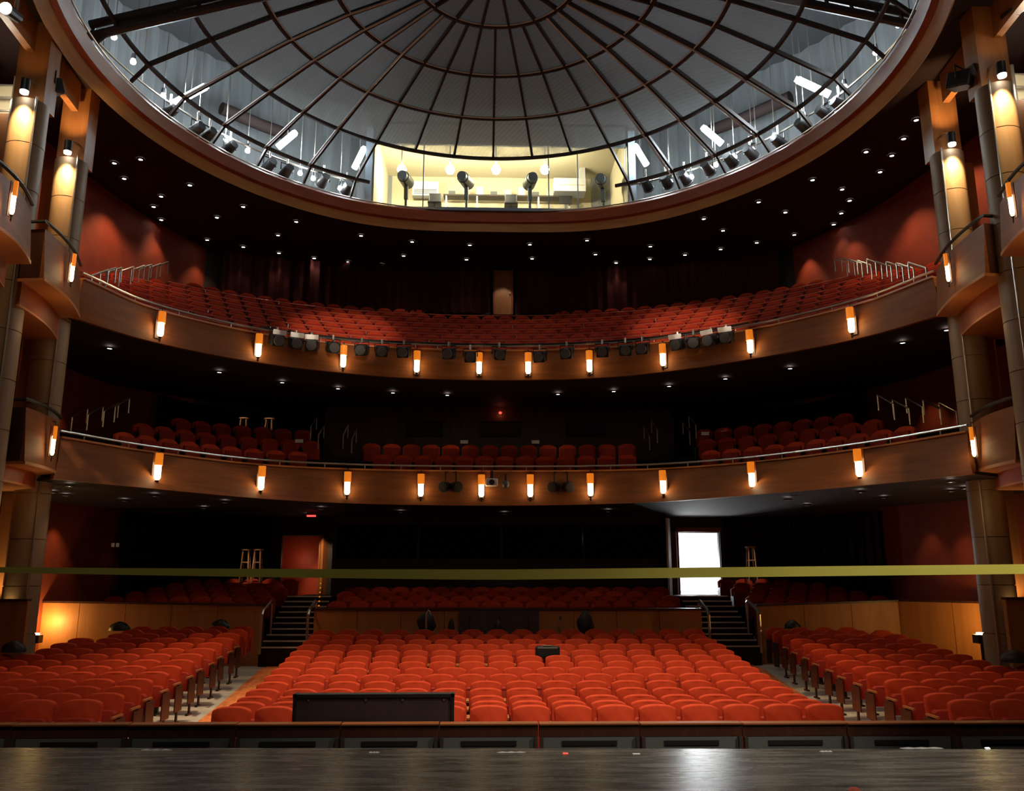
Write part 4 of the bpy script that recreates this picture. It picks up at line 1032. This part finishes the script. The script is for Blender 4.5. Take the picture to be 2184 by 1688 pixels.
# ------------------------------------------------------------------ rails on the balcony aisles
def slope_rail(p, lab, grp, ln=0.75, rise=0.42, dirv=(0, 1), h=0.85):
    d = Vector((*dirv, 0)).normalized(); p = Vector(p)
    p = p + Vector((0, 0, h - 0.4)); h = 0.4
    handrail([p, p + Vector((0, 0, h)), p + d * ln + Vector((0, 0, h + rise)), p + d * ln + Vector((0, 0, rise))], lab, grp, 0.02)
L2 = [(196, 588), (214, 583), (228, 582), (255, 580), (280, 577), (297, 574), (318, 572), (335, 568)]
R2 = [(1806, 562), (1822, 560), (1838, 563), (1858, 566), (1880, 564), (1900, 569), (1925, 570), (1948, 573), (1975, 572)]
for s, lst in ((-1, L2), (1, R2)):
    lst = sorted(lst, reverse=s > 0)
    for i, (u, v) in enumerate(lst):
        t = i / (len(lst) - 1); Y = lerp(19.0 if s < 0 else 18.2, 24.6 if s < 0 else 23.2, t)
        p = at_y(u, v, Y); slope_rail((p.x, p.y, p.z - 0.85), f'slanting steel aisle rail on the {"left" if s < 0 else "right"} of the upper balcony, {ordn(i + 1)} from its front end', 'aisle rails on the upper balcony', 0.6, 0.36, (-s * 0.15, 1))
for lst, s in (((154, 890), (188, 885), (222, 878), (246, 868)), -1), (((1905, 862), (1938, 872), (1967, 868), (2005, 872), (2040, 880)), 1):
    for i, (u, v) in enumerate(lst):
        Y = 21.5 if s < 0 else 20.2
        p = at_y(u, v, Y); slope_rail((p.x, p.y, p.z - 0.75), f'slanting steel aisle rail on the {"left" if s < 0 else "right"} of the lower balcony, {ordn(i + 1)} from the left', 'aisle rails on the lower balcony', 0.6, 0.35, (-s * 0.15, 1), 0.75)
k = 0
for u, vt in ((670, 912), (686, 930), (738, 930), (756, 940), (1378, 932), (1394, 918), (1462, 922), (1475, 908)):
    k += 1; p = at_y(u, vt + 34, 25.6)
    slope_rail((p.x, 25.0, p.z - 0.35), f'steel rail beside a centre aisle of the lower balcony, {ordn(k)} from the left', 'aisle rails on the lower balcony', 0.8, 0.45, (0, 1), 0.75)

# ------------------------------------------------------------------ stools, papers, small fittings
def stool(p, lab, h=0.75):
    o = thing('bar_stool', p, lab, 'stool', 'wooden bar stools')
    MB().cyl((0, 0, h - 0.04), (0, 0, h), 0.17, n=16).build('seat', 'stoolwood', o)
    for a in range(4):
        t = pi / 4 + a * pi / 2
        MB().cyl((0.12 * cos(t), 0.12 * sin(t), h - 0.04), (0.22 * cos(t), 0.22 * sin(t), 0), 0.022, n=8).build('leg', 'stoolwood', o)
    for z, r in ((0.45 * h, 0.17), (0.72 * h, 0.145)):
        mb = MB(); c = [(r * cos(pi / 4 + i * pi / 2), r * sin(pi / 4 + i * pi / 2), z) for i in range(5)]; mb.tube(c, 0.02, 6); mb.build('rung', 'stoolwood', o)
for u, v, Y, lab, z in ((526, 1172, 27.6, 'left one of two wooden bar stools by the black curtain of the stalls', 0.9), (551, 1172, 27.6, 'right one of two wooden bar stools by the black curtain of the stalls', 0.9),
                     (1600, 1166, 27.4, 'lone wooden bar stool right of the bright doorway', 0.9)):
    p = at_y(u, v, Y); stool((p.x, Y, 1.05), lab, p.z - 1.05)
    light('stool_light', 'SPOT', (p.x, Y - 1.4, 3.4), 60, WARMW, 0.05, (p.x, Y, 1.9), 26, 0.6)  # added spot so the stool reads against the dark curtain
for u, v, lab in ((521, 892, 'left wooden stool at the rear of the lower balcony'), (575, 893, 'right wooden stool at the rear of the lower balcony')):
    p = at_y(u, v, 27.4); stool((p.x, 27.4, 5.25), lab, max(0.6, p.z - 5.25))
    light('stool_light', 'SPOT', (p.x, 26.2, 6.9), 22, WARMW, 0.05, (p.x, 27.4, p.z - 0.2), 26, 0.6)  # added spot that brightens the balcony stool
papers = [(519, 917, 26.6), (638, 941, 25.3), (990, 943, 26.1), (1142, 943, 26.1), (1504, 925, 25.6), (1545, 923, 25.6)]
for i, (u, v, Y) in enumerate(papers):
    p = at_y(u, v, Y); o = MB().box((0, 0, 0), (0.24, 0.02, 0.10), rx=0.3).build('paper_card', 'paper', loc=p)
    tag(o, f'small pale card on a seat back of the lower balcony, {ordn(i + 1)} from the left', 'card', 'cards on the lower balcony seats')
    light('card_light', 'SPOT', p + Vector((0, -0.6, 0.7)), 2.0, (1, 0.75, 0.55), 0.03, p, 16, 0.3)
for u, lab in ((241, 'left'), (251, 'right')):
    p = at_y(u, 1163, 24.6); o = MB().box((0, 0, 0), (0.085, 0.03, 0.11)).build('switch_plate', 'paper', loc=p)
    o.location = (p.x, p.y, p.z); tag(o, f'{lab} one of two pale switch plates beside the black curtain', 'switch plate', 'switch plates')
    light('plate_light', 'SPOT', p + Vector((0.3, -0.7, 0.5)), 1.2, WARMW, 0.03, p, 20, 0.3)

# black equipment case in front of the first row
o = thing('equipment_case', ((-2.91 - 0.97) / 2 - 0.02, 11.15, -1.02), 'long black equipment case standing before the first row left of centre', 'case')
W = 1.98; Hh = 1.235
MB().box((0, 0.02, Hh / 2), (W - 0.08, 0.12, Hh - 0.06)).build('panel', 'purple', o)
for z in (0.03, Hh - 0.025): MB().box((0, 0.02, z), (W, 0.17, 0.04)).build('frame_rail', 'black', o)
for x in (-W / 2 + 0.025, W / 2 - 0.025): MB().box((x, 0.02, Hh / 2), (0.04, 0.17, Hh)).build('frame_post', 'black', o)
for x in (-0.8, -0.1, 0.35, 0.86): MB().cyl((x, -0.06, Hh - 0.075), (x, -0.03, Hh - 0.075), 0.012, n=8).build('latch', 'steel', o)
# mixing position against the centre wall
p0, p1 = at_y(980, 1308, 22.4), at_y(1150, 1346, 22.4)
o = thing('mixing_desk', ((p0.x + p1.x) / 2, 22.5, -0.6), 'dark plum back of the mixing desk against the centre wall', 'desk')
MB().box((0, 0, (p0.z + p1.z) / 2 + 0.35), (p1.x - p0.x, 0.2, p0.z - p1.z + 0.6)).build('back_panel', 'purple', o, bevel=0.01)
for x in (-0.75, 0, 0.75): MB().box((x, -0.11, (p0.z + p1.z) / 2 + 0.3), (0.03, 0.03, p0.z - p1.z + 0.5)).build('post', 'iron', o)
MB().box((0, 0.05, p0.z + 0.67), (p1.x - p0.x + 0.05, 0.3, 0.05)).build('top', 'black', o)
def drape(u, vt, vb, w, lab, nm, cat, Y=22.3):
    a, b = at_y(u, vt, Y), at_y(u, vb, Y); H = a.z - b.z
    o = thing(nm, (a.x, Y, b.z), lab, cat)
    mb = MB(); rings = []
    for k in range(9):
        t = k / 8; r = w / 2 * (sin(pi * min(1, (1 - t) * 0.75 + 0.02)) ** 0.7 if t < 0.98 else 0.05)
        rings.append([(r * cos(2 * pi * i / 14) * (1 + 0.12 * sin(5 * i + k)), 0.35 * r * sin(2 * pi * i / 14), H * t) for i in range(14)])
    mb.sweep(rings, True); mb.build('cloth_body', 'black', o, smooth=True)
    MB().cyl((0.0, 0.02, -0.9), (0, 0.02, 0.05), 0.03, n=8).build('stand', 'iron', o)
    return o
o = drape(910, 1304, 1346, 0.46, 'black cover draped over a stand with steel hook, left of the mixing desk', 'covered_stand', 'stand')
MB().tube([(-0.0, -0.12, -0.5), (0.0, -0.12, 0.42), (0.05, -0.12, 0.5), (0.09, -0.1, 0.45)], 0.028, 8).build('hook_pole', 'steel', o)
drape(963, 1318, 1352, 0.16, 'slim black cover on a short stand just left of the mixing desk', 'covered_stand', 'stand')
drape(1248, 1302, 1350, 0.42, 'dark cone-shaped cover right of the mixing desk', 'covered_stand', 'stand')
drape(1062, 1322, 1350, 0.2, 'small dark cover in front of the mixing desk', 'covered_stand', 'stand', 22.0)
p = at_y(1195, 1316, 22.4); o = thing('microphone_stand', (p.x, 22.4, p.z - 1.0), 'thin microphone stand at the right end of the mixing desk', 'stand')
MB().cyl((0, 0, 0), (0, 0, 0.92), 0.014, n=6).build('pole', 'steel', o); MB().cyl((0, 0, 0.92), (0, -0.04, 1.02), 0.03, n=8).build('microphone', 'grey', o); MB().cyl((0, 0, 0), (0, 0, 0.03), 0.14, n=12).build('foot', 'iron', o)
p = at_y(1168, 1392, 18.72)
o = thing('black_bag', (p.x, 18.74, p.z - 0.10), 'black bag resting on a seat back in the centre block', 'bag')
mb = MB(); mb.box((0, 0, 0.10), (0.52, 0.16, 0.26)); mb.build('body', 'black', o, bevel=0.05)
mb = MB(); mb.tube([(-0.16, -0.05, 0.19), (-0.1, -0.05, 0.235), (0.1, -0.05, 0.235), (0.16, -0.05, 0.19)], 0.014, 6); mb.build('handle', 'grey', o)
for i, (u, v, Y, w, lab) in enumerate(((30, 1380, 17.34, 0.45, 'dark coat bundled over a seat at the left picture edge'), (255, 1337, 22.2, 0.5, 'dark coat lying on the back row of the left block, left one'), (470, 1332, 22.3, 0.45, 'dark coat lying on the back row of the left block, right one'),
                                      (2165, 1401, 15.83, 0.5, 'dark coat bundled over a seat at the right picture edge'), (1690, 1333, 22.2, 0.4, 'dark coat lying on the back row of the right block'))):
    p = at_y(u, v, Y); mb = MB(); rings = []
    for k in range(6):
        t = k / 5; r = 0.5 * w * sqrt(max(0.02, 1 - t * t))
        rings.append([(r * cos(2 * pi * j / 14) * (1 + 0.15 * sin(3 * j + k)), 0.6 * r * sin(2 * pi * j / 14), -0.1 + 0.22 * t) for j in range(14)])
    mb.sweep(rings, True); o = mb.build('coat', 'black', smooth=True, loc=p); tag(o, lab, 'coat', 'dark coats on the seats')
# uplights at the column feet
for u, v, Y, lab, s in ((75, 1351, 22.3, 'black uplight with white lens at the left wall end', -1), (2092, 1350, 20.0, 'black uplight with white lens at the right wall end', 1)):
    p = at_y(u, v, Y); o = thing('uplight', p, lab, 'lamp', 'uplights at the wall ends')
    MB().box((0, 0, -0.14), (0.3, 0.26, 0.2)).build('housing', 'black', o, bevel=0.02); MB().cyl((0, 0, -0.04), (0, 0, 0.0), 0.1, n=14).build('lens', 'lampwhite', o)
    MB().box((0, 0, -0.6), (0.06, 0.06, 0.8)).build('stand', 'iron', o)
    light('uplight_beam', 'POINT', p + Vector((0.1 if s < 0 else 0.0, 0.2 if s < 0 else 0.35, 0.25)), 40, (1, 0.62, 0.16), 0.06)
for x, y, z, pw in ((-10.2, 18.0, 0.9, 3), (9.85, 17.05, 0.9, 2), (-10.75, 18.4, 0.9, 9), (10.4, 17.5, 0.9, 8)):
    light('column_foot_light', 'SPOT', (x, y, z), pw * 9, (1, 0.7, 0.32), 0.05, (x, y + 0.35, z + 5), 80, 0.8)
# exposed litter along the stage lip
for i, (u, v, w, d, m, nm, lab) in enumerate(((798, 1606, 0.10, 0.05, 'paper', 'paper_scrap', 'white paper scrap near the middle of the stage edge, left one'), (1357, 1609, 0.07, 0.07, 'paper', 'paper_scrap', 'white crumpled scrap on the stage edge right of the middle'),
                                        (333, 1601, 0.30, 0.03, 'paper', 'tape_strip', 'pale strip of tape on the left stage edge'), (1762, 1604, 0.12, 0.03, 'paper', 'tape_strip', 'pale strip of tape on the right stage edge'),
                                        (1090, 1606, 0.28, 0.06, 'plastic', 'plastic_wrap', 'crumpled clear wrap at the middle of the stage edge'), (1965, 1597, 0.42, 0.08, 'plastic', 'plastic_wrap', 'long crumpled clear wrap at the right of the stage edge'),
                                        (1206, 1608, 0.05, 0.04, 'exit', 'indicator_lamp', 'tiny red indicator on the stage edge'), (2106, 1597, 0.045, 0.045, 'lampdim', 'marker_lamp', 'tiny white marker lamp at the far right stage edge'))):
    p = at_z(u, v, 0.0)
    mb = MB(); n = 10
    for k in range(3):
        cx = (k - 1) * w * 0.3
        vs = [(cx + w * 0.22 * cos(2 * pi * j / n) * random.uniform(0.8, 1.2), d * 0.5 * sin(2 * pi * j / n), 0.002) for j in range(n)] + [(cx, 0, 0.012 if m == 'plastic' else 0.01)]
        mb.add(vs, [(j, (j + 1) % n, n) for j in range(n)])
    o = mb.build(nm, m, loc=p); tag(o, lab, nm.replace('_', ' '))
p = at_z(1822, 1690, 0.0); o = MB().lathe([(0.05, 0), (0.05, 0.012), (0.03, 0.03), (0.001, 0.036)], 14).build('cable_cap', 'redlit', smooth=True, loc=p); tag(o, 'orange-red rubber cap on the stage cut by the bottom picture edge', 'cap')

# yellow barrier tape strung across the stage front between two posts
TY = 8.1
pts = []
for i in range(61):
    u = -260 + (2184 + 520) * i / 60
    t = u / 2184
    vt = 1210 + 5 * (1 - (2 * t - 1) ** 2) * (1.0) - 5 * max(0, t - 0.5) * 2 + 0
    hgt = 12 + 10 * min(1, max(0, t) * 2.2) - 3 * max(0, t - 0.55)
    if t > 0.5: vt = 1215 - 22 * (t - 0.5)
    a, b = at_y(u, vt, TY), at_y(u, vt + hgt, TY)
    pts.append((a, b))
mb = MB(); rings = []
for a, b in pts: rings.append([(a.x, TY, a.z), (a.x, TY - 0.02 * 0, b.z), (b.x, TY + 0.003, b.z), (b.x, TY + 0.003, a.z)])
o = mb.sweep(rings).build('barrier_tape', 'tape'); tag(o, 'yellow barrier tape stretched across the whole width above the stage edge', 'tape')
for a, lab in ((pts[0], 'left'), (pts[-1], 'right')):
    o = thing('barrier_post', (a[0].x, TY + 0.05, 0), f'steel post holding the {lab} end of the yellow tape', 'post', 'barrier posts')
    MB().cyl((0, 0, 0), (0, 0, 0.03), 0.18, n=18).build('base', 'iron', o); MB().cyl((0, 0, 0.03), (0, 0, a[0].z + 0.1), 0.03, n=10).build('pole', 'steel', o)

# ------------------------------------------------------------------ house lighting
light('stage_worklight', 'SPOT', (1.2, 4.5, 11.0), 1700, (1.0, 0.74, 0.5), 0.5, (0.6, 14.2, -0.3), 46, 0.9)
light('stage_worklight', 'SPOT', (-4, 4.5, 10.5), 900, (1.0, 0.74, 0.5), 0.5, (-7.2, 12.6, 0), 34, 0.9)
light('stage_worklight', 'SPOT', (5, 4.5, 10.5), 450, (1.0, 0.74, 0.5), 0.5, (7.0, 12.6, 0), 32, 0.9)
light('dome_houselight', 'SPOT', (0.3, 13.6, 14.2), 7600, (1.0, 0.76, 0.5), 0.35, (0.2, 14.6, 0), 54, 0.95)
light('dome_houselight', 'SPOT', (-5.2, 15.2, 13.5), 3600, (1.0, 0.76, 0.5), 0.3, (-5.5, 16.8, 0), 30, 0.95)
light('dome_houselight', 'SPOT', (5.2, 15.2, 13.5), 1500, (1.0, 0.76, 0.5), 0.3, (5.5, 16.8, 0), 30, 0.95)
light('stage_overhead', 'SPOT', (0, 5.5, 12), 520, (1.0, 0.9, 0.78), 1.0, (0, 8.2, 0), 80, 0.9)  # added to lift the brightness of the stage floor
light('balcony_worklight', 'SPOT', (-2, 3.5, 10.5), 9000, (1.0, 0.72, 0.52), 0.1, (-4.9, 24.6, 9.0), 10.5, 0.8)
light('balcony_worklight', 'SPOT', (2.5, 3.5, 10.5), 9000, (1.0, 0.72, 0.52), 0.1, (5.4, 24.0, 9.1), 10.5, 0.8)
light('tape_light', 'SPOT', (6.5, 5.5, 5.0), 950, (1.0, 0.9, 0.7), 0.2, (3.5, 8.1, 1.62), 45, 0.8)  # added spot that brightens the right part of the tape
light('house_fill', 'AREA', (0, 5.0, 11.5), 70, (1.0, 0.75, 0.55), 8, (0, 20, 3))

w = bpy.data.worlds.new('world'); SC.world = w; w.use_nodes = True
w.node_tree.nodes['Background'].inputs['Color'].default_value = (0.9, 0.6, 0.45, 1)
w.node_tree.nodes['Background'].inputs['Strength'].default_value = 0.004
SC.view_settings.view_transform = 'Standard'; SC.view_settings.look = 'None'
SC.view_settings.exposure = 0.0; SC.view_settings.gamma = 1.0; SC.view_settings.use_curve_mapping = False
SC.cycles.use_denoising = True
SC.cycles.use_adaptive_sampling = True; SC.cycles.adaptive_threshold = 0.035; SC.cycles.adaptive_min_samples = 24
SC.cycles.max_bounces = 4; SC.cycles.diffuse_bounces = 2; SC.cycles.glossy_bounces = 2
SC.cycles.transparent_max_bounces = 12; SC.cycles.transmission_bounces = 2
SC.cycles.caustics_reflective = False; SC.cycles.caustics_refractive = False
SC.cycles.sample_clamp_indirect = 2.0
